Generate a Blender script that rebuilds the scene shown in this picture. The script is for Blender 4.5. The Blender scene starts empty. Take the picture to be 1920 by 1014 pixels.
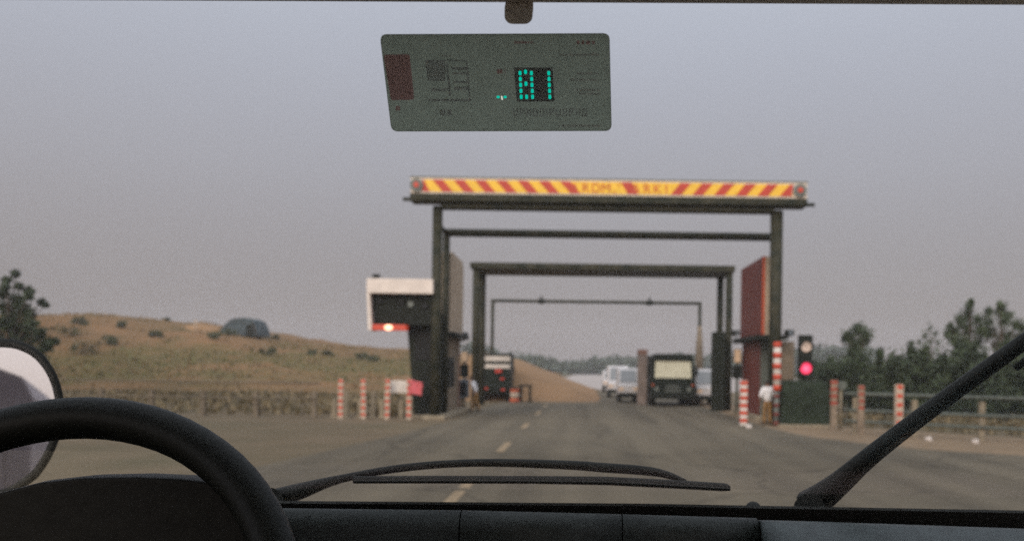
import bpy, bmesh, math, random
import numpy as np
from mathutils import Vector, Matrix

random.seed(7)
rng = np.random.default_rng(7)
SC = bpy.context.scene
COL = SC.collection
R = math.radians

# ---------------------------------------------------------------- camera
EYE = 2.1            # eye height above the road
F = 1750.0           # focal length in photo pixels (photo is 1920 wide)
VX, VY = 1092.0, 690.0   # vanishing point of the road in the photo
ROLL = 0.8
S = math.sin(R(ROLL))
cam_d = bpy.data.cameras.new('camera')
cam = bpy.data.objects.new('camera', cam_d)
COL.objects.link(cam)
cam.location = (0, 0, EYE)
cam.rotation_euler = (R(90), -R(ROLL), 0)
cam_d.sensor_width = 36
cam_d.lens = F / 1920 * 36
cam_d.shift_x = -(VX - 960) / 1920
cam_d.shift_y = (VY - 507) / 1920
cam_d.clip_start = 0.02
cam_d.clip_end = 6000
cam_d.dof.use_dof = True
cam_d.dof.focus_distance = 0.95
cam_d.dof.aperture_fstop = 7.0
SC.camera = cam

# ---------------------------------------------------------------- sky
SUN_EL, SUN_AZ = 26.0, 200.0      # low sun behind the vehicle, veiled by haze
world = bpy.data.worlds.new('World')
SC.world = world
world.use_nodes = True
wn, wl = world.node_tree.nodes, world.node_tree.links
wn.clear()
wout = wn.new('ShaderNodeOutputWorld')
bg = wn.new('ShaderNodeBackground')
bg.inputs['Strength'].default_value = 0.1
sky = wn.new('ShaderNodeTexSky')
sky.sky_type = 'NISHITA'
sky.sun_disc = False
sky.sun_elevation = R(SUN_EL)
sky.sun_rotation = R(SUN_AZ)
sky.dust_density = 4
tc = wn.new('ShaderNodeTexCoord')
sep = wn.new('ShaderNodeSeparateXYZ')
wl.new(tc.outputs['Generated'], sep.inputs[0])
ramp = wn.new('ShaderNodeValToRGB')
cr = ramp.color_ramp
cr.interpolation = 'B_SPLINE'
cr.elements[0].position = 0.0
cr.elements[0].color = (0.308, 0.268, 0.260, 1)
cr.elements[1].position = 1.0
cr.elements[1].color = (0.85, 0.90, 1.0, 1)
for p, c in ((0.08, (0.322, 0.283, 0.286, 1)), (0.2, (0.413, 0.396, 0.428, 1)), (0.36, (0.515, 0.54, 0.63, 1)), (0.6, (0.70, 0.75, 0.85, 1))):
    e = cr.elements.new(p)
    e.color = c
wl.new(sep.outputs['Z'], ramp.inputs[0])
# the veiled sun is behind: the sky brightens smoothly towards it
back = wn.new('ShaderNodeMapRange')
back.interpolation_type = 'SMOOTHSTEP'
back.inputs['From Min'].default_value = 0.35
back.inputs['From Max'].default_value = -0.95
back.inputs['To Min'].default_value = 10.0
back.inputs['To Max'].default_value = 27.0
wl.new(sep.outputs['Y'], back.inputs['Value'])
mul = wn.new('ShaderNodeVectorMath')
mul.operation = 'SCALE'
wl.new(ramp.outputs[0], mul.inputs[0])
wl.new(back.outputs[0], mul.inputs['Scale'])
mix = wn.new('ShaderNodeMix')
mix.data_type = 'RGBA'
mix.inputs[0].default_value = 0.9
wl.new(sky.outputs[0], mix.inputs[6])
wl.new(mul.outputs[0], mix.inputs[7])
wl.new(mix.outputs[2], bg.inputs['Color'])
wl.new(bg.outputs[0], wout.inputs[0])

sun_d = bpy.data.lights.new('sun', 'SUN')
sun_d.energy = 1.5
sun_d.angle = R(35)
sun_d.color = (1.0, 0.83, 0.66)
sun = bpy.data.objects.new('sun', sun_d)
COL.objects.link(sun)
az = R(SUN_AZ)
sdir = Vector((math.sin(az) * math.cos(R(SUN_EL)), math.cos(az) * math.cos(R(SUN_EL)), math.sin(R(SUN_EL))))
sun.rotation_euler = sdir.to_track_quat('Z', 'Y').to_euler()

SC.view_settings.view_transform = 'Standard'
SC.view_settings.look = 'None'
SC.view_settings.exposure = 0.0
SC.view_settings.gamma = 1.0
SC.view_settings.use_curve_mapping = False
SC.render.engine = 'CYCLES'
SC.cycles.max_bounces = 6
SC.cycles.transparent_max_bounces = 12
SC.cycles.volume_bounces = 1
SC.cycles.use_denoising = False      # the photo is a grainy film frame: keep the renderer's own grain

# ---------------------------------------------------------------- helpers
def P(px, py, D):
    """real place of what the photo shows at (px, py), standing D metres ahead"""
    dx, dy = px - VX, py - VY
    return Vector(((dx + dy * S) * D / F, D, EYE - (dy - dx * S) * D / F))

def X(px, D, py=690):
    return P(px, py, D).x

def Z(py, D, px=VX):
    return P(px, py, D).z

def ray(px, py):
    dx, dy = px - VX, py - VY
    return Vector(((dx + dy * S) / F, 1.0, -(dy - dx * S) / F))

def tag(o, label=None, cat=None, group=None, kind=None):
    if label: o['label'] = label
    if cat: o['category'] = cat
    if group: o['group'] = group
    if kind: o['kind'] = kind
    return o

def empty(name, loc, label=None, cat=None, group=None, rz=0):
    o = bpy.data.objects.new(name, None)
    COL.objects.link(o)
    o.location = loc
    o.rotation_euler = (0, 0, rz)
    o.empty_display_size = 0.2
    return tag(o, label, cat, group)

def copy_tree(o, parent=None):
    c = o.copy()
    COL.objects.link(c)
    c.parent = parent
    for ch in list(o.children):
        copy_tree(ch, c)
    return c

class MB:
    def __init__(self):
        self.bm = bmesh.new()
    def box(self, lo, hi, bevel=0.0, mat=None):
        lo, hi = Vector(lo), Vector(hi)
        c, s = (lo + hi) / 2, hi - lo
        m = Matrix.Translation(c) @ Matrix.Diagonal((s.x, s.y, s.z, 1))
        if mat is not None:
            m = mat @ m
        g = bmesh.ops.create_cube(self.bm, size=1, matrix=m)
        if bevel:
            es = {e for v in g['verts'] for e in v.link_edges}
            bmesh.ops.bevel(self.bm, geom=list(es), offset=bevel, segments=2, affect='EDGES', profile=0.6)
        return self
    def tube(self, pts, rad, n=12, caps=True):
        pts = [Vector(p) for p in pts]
        if not hasattr(rad, '__len__'):
            rad = [rad] * len(pts)
        rings = []
        up0 = None
        for i, p in enumerate(pts):
            a = pts[max(i - 1, 0)]
            b = pts[min(i + 1, len(pts) - 1)]
            t = (b - a).normalized()
            if up0 is None:
                up0 = Vector((0, 0, 1)) if abs(t.z) < 0.9 else Vector((0, 1, 0))
            u = t.cross(up0).normalized()
            v = u.cross(t).normalized()
            up0 = v
            rings.append([self.bm.verts.new(p + (u * math.cos(2 * math.pi * k / n) + v * math.sin(2 * math.pi * k / n)) * rad[i]) for k in range(n)])
        for r0, r1 in zip(rings, rings[1:]):
            for k in range(n):
                f = self.bm.faces.new((r0[k], r0[(k + 1) % n], r1[(k + 1) % n], r1[k]))
                f.smooth = True
        if caps:
            self.bm.faces.new(rings[0][::-1])
            self.bm.faces.new(rings[-1])
        return self
    def prism(self, poly, vec):
        vec = Vector(vec)
        a = [self.bm.verts.new(Vector(p)) for p in poly]
        b = [self.bm.verts.new(Vector(p) + vec) for p in poly]
        n = len(a)
        self.bm.faces.new(a)
        self.bm.faces.new(b[::-1])
        for k in range(n):
            self.bm.faces.new((a[k], b[k], b[(k + 1) % n], a[(k + 1) % n]))
        return self
    def sphere(self, c, r, u=16, v=10, scale=(1, 1, 1), mat=None):
        m = Matrix.Translation(Vector(c)) @ Matrix.Diagonal((scale[0], scale[1], scale[2], 1))
        if mat is not None: m = mat @ m
        g = bmesh.ops.create_uvsphere(self.bm, u_segments=u, v_segments=v, radius=r, matrix=m)
        for vv in g['verts']:
            for f in vv.link_faces: f.smooth = True
        return self
    def disc_y(self, c, r, depth, n=24):
        """short cylinder whose axis is Y"""
        c = Vector(c)
        return self.tube([c + Vector((0, depth / 2, 0)), c - Vector((0, depth / 2, 0))], r, n)
    def build(self, name, material, parent=None, fix=True):
        if fix:
            bmesh.ops.recalc_face_normals(self.bm, faces=self.bm.faces)
        me = bpy.data.meshes.new(name)
        self.bm.to_mesh(me)
        self.bm.free()
        o = bpy.data.objects.new(name, me)
        if material: me.materials.append(material)
        COL.objects.link(o)
        if parent is not None:
            o.parent = parent
        return o

def local(parent, v):
    return Vector(v) - parent.location

def mat(name, col, rough=0.8, var=0.25, scale=6.0, bump=0.0, metal=0.0, spec=0.4, col2=None, detail=6):
    m = bpy.data.materials.new(name)
    m.use_nodes = True
    nt = m.node_tree
    b = nt.nodes['Principled BSDF']
    b.inputs['Roughness'].default_value = rough
    b.inputs['Metallic'].default_value = metal
    b.inputs['Specular IOR Level'].default_value = spec
    geo = nt.nodes.new('ShaderNodeNewGeometry')
    nz = nt.nodes.new('ShaderNodeTexNoise')
    nz.inputs['Scale'].default_value = scale
    nz.inputs['Detail'].default_value = detail
    nt.links.new(geo.outputs['Position'], nz.inputs['Vector'])
    rp = nt.nodes.new('ShaderNodeValToRGB')
    rp.color_ramp.elements[0].position = 0.3
    rp.color_ramp.elements[1].position = 0.7
    a = [max(c * (1 - var), 0) for c in col]
    z = [min(c * (1 + var), 1) for c in (col2 or col)]
    rp.color_ramp.elements[0].color = (*a, 1)
    rp.color_ramp.elements[1].color = (*z, 1)
    nt.links.new(nz.outputs['Fac'], rp.inputs[0])
    nt.links.new(rp.outputs[0], b.inputs['Base Color'])
    if bump:
        bp = nt.nodes.new('ShaderNodeBump')
        bp.inputs['Strength'].default_value = bump
        bp.inputs['Distance'].default_value = 0.02
        nt.links.new(nz.outputs['Fac'], bp.inputs['Height'])
        nt.links.new(bp.outputs[0], b.inputs['Normal'])
    return m

def glow(name, col, strength):
    m = bpy.data.materials.new(name)
    m.use_nodes = True
    b = m.node_tree.nodes['Principled BSDF']
    b.inputs['Base Color'].default_value = (*[c * 0.5 for c in col], 1)
    b.inputs['Emission Color'].default_value = (*col, 1)
    b.inputs['Emission Strength'].default_value = strength
    return m

M = {}
M['paint_green'] = mat('paint_green', (0.026, 0.032, 0.021), 0.6, 0.35, 2.2, 0.15, col2=(0.042, 0.038, 0.024), spec=.12)
M['sign_white'] = mat('sign_white', (0.62, 0.52, 0.42), 0.6, 0.15, 4)
M['sign_yellow'] = mat('sign_yellow', (0.86, 0.50, 0.04), 0.5, 0.08, 5)
M['sign_red'] = mat('sign_red', (0.50, 0.05, 0.025), 0.5, 0.12, 5)
M['letter_red'] = mat('letter_red', (0.52, 0.075, 0.02), 0.5, 0.12, 5)
M['lamp_grey'] = mat('lamp_grey', (0.14, 0.15, 0.13), 0.6, 0.2, 8)
M['lamp_red'] = mat('lamp_red', (0.55, 0.05, 0.02), 0.35, 0.1, 8)
M['beige'] = mat('beige', (0.42, 0.325, 0.23), 0.75, 0.22, 2.5, 0.15)
M['beige_dark'] = mat('beige_dark', (0.20, 0.15, 0.10), 0.8, 0.25, 2.5, 0.15)
M['red_panel'] = mat('red_panel', (0.145, 0.028, 0.018), 0.6, 0.2, 2.5, 0.1)
M['dark'] = mat('dark', (0.014, 0.016, 0.012), 0.6, 0.3, 4, 0.1, spec=.12)
M['dark_booth'] = mat('dark_booth', (0.017, 0.020, 0.014), 0.55, 0.3, 2, 0.1, spec=.12)
M['white_paint'] = mat('white_paint', (0.70, 0.60, 0.52), 0.55, 0.1, 3)
M['marker_red'] = mat('marker_red', (0.50, 0.060, 0.025), 0.55, 0.2, 9)
M['faded_red'] = mat('faded_red', (0.30, 0.060, 0.035), 0.7, 0.3, 14)
M['faded_cream'] = mat('faded_cream', (0.24, 0.18, 0.125), 0.8, 0.3, 8)
M['marker_cream'] = mat('marker_cream', (0.46, 0.36, 0.27), 0.7, 0.2, 7)
M['marker_white'] = mat('marker_white', (0.62, 0.55, 0.48), 0.65, 0.18, 7)
M['old_post'] = mat('old_post', (0.165, 0.13, 0.09), 0.85, 0.3, 5, 0.3)
M['concrete'] = mat('concrete', (0.27, 0.22, 0.15), 0.85, 0.25, 5, 0.3)
M['rail_grey'] = mat('rail_grey', (0.10, 0.11, 0.09), 0.6, 0.3, 5)
M['tarp'] = mat('tarp', (0.024, 0.032, 0.020), 0.8, 0.35, 3, 0.4, spec=.1)
M['lit_red'] = glow('lit_red', (1.0, 0.045, 0.13), 1.25)
M['lit_core'] = glow('lit_core', (1.0, 0.12, 0.22), 1.6)
M['lit_white_red'] = glow('lit_white_red', (1.0, 0.45, 0.28), 3.2)
M['lit_strip'] = glow('lit_strip', (0.7, 0.07, 0.03), 0.38)
M['lit_lens'] = glow('lit_lens', (0.85, 0.62, 0.5), 0.42)
M['lit_cream'] = glow('lit_cream', (0.9, 0.6, 0.38), 0.25)
M['lit_green'] = glow('lit_green', (0.0, 0.55, 0.40), 0.9)
M['lit_tip'] = glow('lit_tip', (0.8, 0.8, 0.7), 0.9)
M['tail'] = glow('tail', (0.8, 0.06, 0.03), 0.14)
M['orange_lamp'] = glow('orange_lamp', (0.9, 0.35, 0.03), 0.3)
M['vehicle_green'] = mat('vehicle_green', (0.012, 0.017, 0.012), 0.5, 0.3, 3, spec=.15)
M['vehicle_white'] = mat('vehicle_white', (0.60, 0.56, 0.54), 0.4, 0.12, 3)
M['tyre'] = mat('tyre', (0.014, 0.014, 0.013), 0.85, 0.3, 12)
M['metal'] = mat('metal', (0.28, 0.28, 0.27), 0.4, 0.2, 8, metal=0.6)
M['brown_post'] = mat('brown_post', (0.235, 0.185, 0.16), 0.8, 0.25, 3)
M['rust'] = mat('rust', (0.27, 0.155, 0.12), 0.8, 0.25, 3)
M['orange_red'] = mat('orange_red', (0.48, 0.11, 0.05), 0.7, 0.25, 4)
M['blue_grey'] = mat('blue_grey', (0.17, 0.19, 0.21), 0.6, 0.15, 5)
M['blue_tarp'] = mat('blue_tarp', (0.045, 0.062, 0.068), 0.7, 0.4, 1.2, 0.5)
M['pink_cloth'] = mat('pink_cloth', (0.62, 0.13, 0.14), 0.85, 0.25, 14, 0.3)
M['skin'] = mat('skin', (0.22, 0.11, 0.065), 0.6, 0.15, 20)
M['hair'] = mat('hair', (0.012, 0.010, 0.009), 0.6, 0.3, 60)
M['shirt'] = mat('shirt', (0.78, 0.75, 0.74), 0.9, 0.12, 12, 0.3)
M['khaki'] = mat('khaki', (0.27, 0.15, 0.055), 0.9, 0.2, 12, 0.3)
M['shoe'] = mat('shoe', (0.018, 0.015, 0.012), 0.6, 0.2, 20)
M['litter'] = mat('litter', (0.60, 0.52, 0.46), 0.9, 0.2, 20, 0.3)
M['bark'] = mat('bark', (0.075, 0.055, 0.038), 0.9, 0.35, 8, 0.6)
M['interior'] = mat('interior', (0.011, 0.011, 0.009), 0.6, 0.25, 60, 0.05, spec=0.2, detail=3)
M['dash_grey'] = mat('dash_grey', (0.022, 0.026, 0.023), 0.5, 0.25, 55, 0.05, spec=0.25, detail=3)
M['pad_grey'] = mat('pad_grey', (0.046, 0.058, 0.056), 0.5, 0.25, 55, 0.05, spec=0.3, detail=3)
M['roof_lining'] = mat('roof_lining', (0.80, 0.75, 0.70), 0.9, 0.15, 90, 0.1)
M['rubber'] = mat('rubber', (0.017, 0.017, 0.013), 0.7, 0.25, 40, 0.1)
M['wheel'] = mat('wheel', (0.008, 0.009, 0.007), 0.5, 0.25, 45, 0.02, spec=0.18)
M['body_grey'] = mat('body_grey', (0.25, 0.21, 0.22), 0.6, 0.08, 3)

def leaf_mat(name, c1, c2):
    m = mat(name, c1, 0.7, 0.35, 1.3, col2=c2, detail=8)
    return m
M['leaf_dark'] = leaf_mat('leaf_dark', (0.034, 0.050, 0.025), (0.056, 0.076, 0.034))
M['leaf_mid'] = leaf_mat('leaf_mid', (0.045, 0.064, 0.034), (0.074, 0.096, 0.046))
M['leaf_far'] = leaf_mat('leaf_far', (0.040, 0.056, 0.036), (0.055, 0.072, 0.042))
M['leaf_scrub'] = leaf_mat('leaf_scrub', (0.045, 0.058, 0.026), (0.080, 0.088, 0.040))
M['grass'] = leaf_mat('grass', (0.10, 0.085, 0.030), (0.23, 0.14, 0.062))

# ground materials
def ground_mat(name, cols, scales, bump=0.3, rough=0.95, pos=(0.35, 0.65)):
    m = bpy.data.materials.new(name)
    m.use_nodes = True
    nt = m.node_tree
    b = nt.nodes['Principled BSDF']
    b.inputs['Roughness'].default_value = rough
    b.inputs['Specular IOR Level'].default_value = 0.25
    geo = nt.nodes.new('ShaderNodeNewGeometry')
    prev = None
    for i, (c, s) in enumerate(zip(cols[1:], scales)):
        nz = nt.nodes.new('ShaderNodeTexNoise')
        nz.inputs['Scale'].default_value = s
        nz.inputs['Detail'].default_value = 8
        nt.links.new(geo.outputs['Position'], nz.inputs['Vector'])
        mr = nt.nodes.new('ShaderNodeMapRange')
        mr.inputs['From Min'].default_value = pos[0]
        mr.inputs['From Max'].default_value = pos[1]
        nt.links.new(nz.outputs['Fac'], mr.inputs['Value'])
        mx = nt.nodes.new('ShaderNodeMix')
        mx.data_type = 'RGBA'
        nt.links.new(mr.outputs[0], mx.inputs[0])
        if prev is None:
            mx.inputs[6].default_value = (*cols[0], 1)
        else:
            nt.links.new(prev, mx.inputs[6])
            mu = nt.nodes.new('ShaderNodeMath'); mu.operation = 'MULTIPLY'; mu.inputs[1].default_value = 0.55
            nt.links.new(mr.outputs[0], mu.inputs[0])
            nt.links.new(mu.outputs[0], mx.inputs[0])
        mx.inputs[7].default_value = (*c, 1)
        prev = mx.outputs[2]
    nt.links.new(prev, b.inputs['Base Color'])
    if bump:
        bp = nt.nodes.new('ShaderNodeBump')
        bp.inputs['Strength'].default_value = bump
        bp.inputs['Distance'].default_value = 0.05
        nt.links.new(nz.outputs['Fac'], bp.inputs['Height'])
        nt.links.new(bp.outputs[0], b.inputs['Normal'])
    return m
M['ground'] = ground_mat('ground', [(0.175, 0.125, 0.074), (0.105, 0.092, 0.047), (0.22, 0.158, 0.098), (0.135, 0.10, 0.064)], [0.12, 0.5, 6])
M['hill'] = ground_mat('hill', [(0.275, 0.138, 0.060), (0.110, 0.085, 0.032), (0.31, 0.160, 0.070), (0.12, 0.08, 0.042)], [0.055, 0.3, 2.2], 0.6)
# grass belt half way up the slope
nt = M['hill'].node_tree
geo_ = nt.nodes.new('ShaderNodeNewGeometry')
sp_ = nt.nodes.new('ShaderNodeSeparateXYZ'); nt.links.new(geo_.outputs['Position'], sp_.inputs[0])
n1_ = nt.nodes.new('ShaderNodeTexNoise'); n1_.inputs['Scale'].default_value = 0.11; n1_.inputs['Detail'].default_value = 9; n1_.inputs['Roughness'].default_value = .62
nt.links.new(geo_.outputs['Position'], n1_.inputs['Vector'])
ad_ = nt.nodes.new('ShaderNodeMath'); ad_.operation = 'MULTIPLY_ADD'; ad_.inputs[1].default_value = 9.0
nt.links.new(n1_.outputs['Fac'], ad_.inputs[0]); nt.links.new(sp_.outputs['Z'], ad_.inputs[2])
rp_ = nt.nodes.new('ShaderNodeValToRGB')
mr_ = nt.nodes.new('ShaderNodeMapRange'); mr_.inputs['From Min'].default_value = 3.4; mr_.inputs['From Max'].default_value = 14.5
nt.links.new(ad_.outputs[0], mr_.inputs['Value']); nt.links.new(mr_.outputs[0], rp_.inputs[0])
rp_.color_ramp.elements[0].position = .12; rp_.color_ramp.elements[0].color = (.1, .1, .1, 1)
rp_.color_ramp.elements[1].position = .42; rp_.color_ramp.elements[1].color = (0, 0, 0, 1)
e_ = rp_.color_ramp.elements.new(.24); e_.color = (.75, .75, .75, 1)
e_ = rp_.color_ramp.elements.new(.34); e_.color = (.6, .6, .6, 1)
bs_ = nt.nodes['Principled BSDF']
old_ = bs_.inputs['Base Color'].links[0].from_socket
mx_ = nt.nodes.new('ShaderNodeMix'); mx_.data_type = 'RGBA'
nt.links.new(rp_.outputs[0], mx_.inputs[0]); nt.links.new(old_, mx_.inputs[6]); mx_.inputs[7].default_value = (.105, .092, .030, 1)
nt.links.new(mx_.outputs[2], bs_.inputs['Base Color'])
M['sand'] = ground_mat('sand', [(0.33, 0.19, 0.095), (0.24, 0.145, 0.075), (0.36, 0.22, 0.112), (0.22, 0.13, 0.075)], [0.3, 1.0, 6], 0.5)
M['verge'] = ground_mat('verge', [(0.30, 0.205, 0.12), (0.20, 0.145, 0.09), (0.34, 0.235, 0.14), (0.19, 0.135, 0.09)], [0.35, 1.2, 9], 0.4)
M['asphalt'] = ground_mat('asphalt', [(0.163, 0.132, 0.088), (0.128, 0.106, 0.073), (0.182, 0.146, 0.097), (0.118, 0.098, 0.069)], [0.15, 0.9, 22], 0.25, 0.85)
nt = M['asphalt'].node_tree
bs_ = nt.nodes['Principled BSDF']
old_ = bs_.inputs['Base Color'].links[0].from_socket
geo_ = nt.nodes.new('ShaderNodeNewGeometry')
mp_ = nt.nodes.new('ShaderNodeMapping'); mp_.inputs['Scale'].default_value = (.85, .035, 1)
nt.links.new(geo_.outputs['Position'], mp_.inputs['Vector'])
tn_ = nt.nodes.new('ShaderNodeTexNoise'); tn_.inputs['Scale'].default_value = 1.0; tn_.inputs['Detail'].default_value = 5
nt.links.new(mp_.outputs[0], tn_.inputs['Vector'])
mr_ = nt.nodes.new('ShaderNodeMapRange'); mr_.inputs['From Min'].default_value = .40; mr_.inputs['From Max'].default_value = .66
mr_.inputs['To Min'].default_value = 1.06; mr_.inputs['To Max'].default_value = .70
nt.links.new(tn_.outputs['Fac'], mr_.inputs['Value'])
vo_ = nt.nodes.new('ShaderNodeTexVoronoi'); vo_.feature = 'DISTANCE_TO_EDGE'; vo_.inputs['Scale'].default_value = .22
wp_ = nt.nodes.new('ShaderNodeVectorMath'); wp_.operation = 'ADD'
wn_ = nt.nodes.new('ShaderNodeTexNoise'); wn_.inputs['Scale'].default_value = 1.1; wn_.inputs['Detail'].default_value = 6
nt.links.new(geo_.outputs['Position'], wn_.inputs['Vector'])
nt.links.new(geo_.outputs['Position'], wp_.inputs[0]); nt.links.new(wn_.outputs['Color'], wp_.inputs[1])
nt.links.new(wp_.outputs[0], vo_.inputs['Vector'])
cm_ = nt.nodes.new('ShaderNodeMapRange'); cm_.inputs['From Min'].default_value = 0; cm_.inputs['From Max'].default_value = .02
cm_.inputs['To Min'].default_value = .66; cm_.inputs['To Max'].default_value = 1
nt.links.new(vo_.outputs['Distance'], cm_.inputs['Value'])
mu_ = nt.nodes.new('ShaderNodeMath'); mu_.operation = 'MULTIPLY'
nt.links.new(mr_.outputs[0], mu_.inputs[0]); nt.links.new(cm_.outputs[0], mu_.inputs[1])
sc_ = nt.nodes.new('ShaderNodeVectorMath'); sc_.operation = 'SCALE'
nt.links.new(old_, sc_.inputs[0]); nt.links.new(mu_.outputs[0], sc_.inputs['Scale'])
nt.links.new(sc_.outputs[0], bs_.inputs['Base Color'])
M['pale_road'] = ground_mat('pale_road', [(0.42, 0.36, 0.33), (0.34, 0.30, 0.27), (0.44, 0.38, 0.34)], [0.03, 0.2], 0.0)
M['line_paint'] = mat('line_paint', (0.30, 0.215, 0.125), 0.8, 0.35, 9, 0.1)

def mesh_obj(name, verts, faces, material, parent=None, smooth=False):
    me = bpy.data.meshes.new(name)
    me.from_pydata(verts, [], faces)
    if smooth:
        me.polygons.foreach_set('use_smooth', [True] * len(me.polygons))
    me.materials.append(material)
    me.update()
    o = bpy.data.objects.new(name, me)
    COL.objects.link(o)
    if parent is not None: o.parent = parent
    return o

def quads_obj(name, c, u, v, material, parent=None):
    """many small leaf quads: centres c, half-axes u and v (n,3)"""
    n = len(c)
    vs = np.empty((n, 4, 3))
    vs[:, 0] = c - u
    vs[:, 1] = c + v
    vs[:, 2] = c + u
    vs[:, 3] = c - v
    me = bpy.data.meshes.new(name)
    me.vertices.add(n * 4)
    me.vertices.foreach_set('co', vs.reshape(-1))
    me.loops.add(n * 4)
    me.loops.foreach_set('vertex_index', np.arange(n * 4, dtype=np.int32))
    me.polygons.add(n)
    me.polygons.foreach_set('loop_start', np.arange(0, n * 4, 4, dtype=np.int32))
    me.update(calc_edges=True)
    me.materials.append(material)
    o = bpy.data.objects.new(name, me)
    COL.objects.link(o)
    if parent is not None: o.parent = parent
    return o

def leaves(name, clumps, per, size, material, parent=None, droop=0.0, aspect=0.5):
    cs = []
    for (c, r) in clumps:
        d = rng.normal(size=(per, 3))
        d /= np.linalg.norm(d, axis=1, keepdims=True)
        rr = np.minimum(np.abs(rng.normal(size=(per, 1))) * 0.56, 1.3)
        cs.append(np.array(c) + d * rr * np.array(r))
    c = np.concatenate(cs)
    n = len(c)
    u = rng.normal(size=(n, 3))
    u[:, 2] -= droop
    u /= np.linalg.norm(u, axis=1, keepdims=True)
    w = rng.normal(size=(n, 3))
    v = np.cross(u, w)
    v /= np.linalg.norm(v, axis=1, keepdims=True) + 1e-9
    s = size * (0.6 + 0.8 * rng.random((n, 1)))
    return quads_obj(name, c, u * s, v * s * aspect, material, parent)

# ---------------------------------------------------------------- ground, hill, mound, roads
def sheet(name, poly, z, material, kind='structure'):
    o = mesh_obj(name, [(x, y, z) for x, y in poly], [list(range(len(poly)))], material)
    o['kind'] = kind
    return o

gs = 3500
sheet('ground', [(-gs, -gs), (gs, -gs), (gs, gs), (-gs, gs)], 0.0, M['ground'])
sheet('verge', [(6.2, 60), (5.9, 33), (8, 24), (30, 14), (60, 8), (60, 20), (18, 27), (9.5, 36), (9.0, 60)], 0.004, M['verge'])
sheet('road', [(-30, -20), (45, -20), (45, 12), (26, 18), (13.6, 22.5), (9.3, 25.6), (7.4, 29.5), (6.9, 34), (6.9, 70), (16, 110), (11, 112),
               (-0.5, 74), (-4.9, 62), (-5.0, 37), (-5.6, 28), (-6.6, 19), (-9.5, 9), (-30, 5)], 0.008, M['asphalt'])
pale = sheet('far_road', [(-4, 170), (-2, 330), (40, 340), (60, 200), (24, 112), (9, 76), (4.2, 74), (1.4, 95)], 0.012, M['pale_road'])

def paint(y0, y1, w=0.2, x=-2.02):
    o = sheet('lane_line', [(x - w / 2, y0), (x + w / 2, y0), (x + w / 2 * 0.9, y1), (x - w / 2 * 0.9, y1)], 0.012, M['line_paint'])
    return o
for y0, y1 in ((13.6, 15.7), (16.1, 17.6), (23, 26), (32, 35), (41.5, 45), (50, 52.5)):
    paint(y0, y1)

def grid_obj(name, xs, ys, fz, material):
    vs, fs = [], []
    for y in ys:
        for x in xs:
            vs.append((x, y, fz(x, y)))
    nx = len(xs)
    for j in range(len(ys) - 1):
        for i in range(nx - 1):
            a = j * nx + i
            fs.append((a, a + 1, a + 1 + nx, a + nx))
    return mesh_obj(name, vs, fs, material, smooth=True)

from mathutils import noise
def lerp_tab(t, x):
    if x <= t[0][0]: return t[0][1]
    for (a, b), (c, d) in zip(t, t[1:]):
        if x <= c:
            return b + (d - b) * (x - a) / (c - a)
    return t[-1][1]
HY = 118.0
crest_px = [(-500, 560), (-200, 580), (100, 592), (170, 590), (250, 597), (380, 606), (500, 629), (600, 645), (700, 655), (765, 654), (850, 668), (920, 690), (960, 700)]
crest = [(X(px, HY, py), Z(py, HY, px)) for px, py in crest_px]
def hill_z(x, y):
    h = lerp_tab(crest, x * HY / max(y, 60) if y < HY else x)
    t = (y - 66) / (HY - 66)
    if t < 1:
        t = max(t, 0)
        k = 0.25 * t + 0.75 * t * t * (3 - 2 * t)
    else:
        k = 1 - 0.15 * min((t - 1), 1.5) ** 2
    n = noise.noise((x * 0.09, y * 0.09, 0)) * 0.7 + noise.noise((x * 0.35, y * 0.35, 3)) * 0.42
    return h * k + n * min(t, 1) - 0.05
xs = np.linspace(-130, -4, 150)
ys = np.concatenate([np.linspace(64, 125, 70), np.linspace(128, 190, 14)])
hill = grid_obj('hill', list(xs), list(ys), hill_z, M['hill'])
hill['kind'] = 'structure'

def mound_z(x, y):
    # bare sand embankment whose end slopes down to the right
    t = (x + 6.4) / 8.0
    top = 3.0 * max(0.0, 1 - max(t, 0)) ** 1.05 if t < 1 else -0.3
    top *= min(1.0, max(0.0, (x + 11.0) / 3.5))
    v = min(1.0, max(0, (y - 56.5) / 6.0))
    v2 = min(1.0, max(0, (110 - y) / 20.0))
    n = noise.noise((x * 0.5, y * 0.5, 8)) * 0.22
    return (top + n) * (v * v * (3 - 2 * v)) * v2 - 0.06
mound = grid_obj('sand_mound', list(np.linspace(-20, 3.2, 60)), list(np.linspace(56, 112, 50)), mound_z, M['sand'])
mound['kind'] = 'structure'

# grass and dry stalks on the hill and the roadside
def tufts(name, n, area, zf, h, material):
    c, u, v = [], [], []
    for _ in range(n):
        x, y = area()
        z = zf(x, y)
        hh = h * random.uniform(0.5, 1.4)
        c.append((x, y, z + hh * 0.45))
        u.append((random.uniform(-.15, .15) * hh, random.uniform(-.1, .1), hh * 0.5))
        w = hh * random.uniform(0.25, 0.6)
        a = random.uniform(0, 6.28)
        v.append((math.cos(a) * w, math.sin(a) * w, 0))
    o = quads_obj(name, np.array(c), np.array(u), np.array(v), material)
    o['kind'] = 'stuff'
    o['label'] = None or 'dry grass'
    return o
def hill_area():
    while True:
        x, y = random.uniform(-75, -8), random.uniform(68, 124)
        if noise.noise((x * 0.07, y * 0.07, 5)) > random.uniform(-0.5, 0.4):
            return x, y
tufts('dry_grass', 4500, hill_area, hill_z, 0.22, M['grass'])['label'] = 'dry yellow green grass growing in patches over the low hill'
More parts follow.
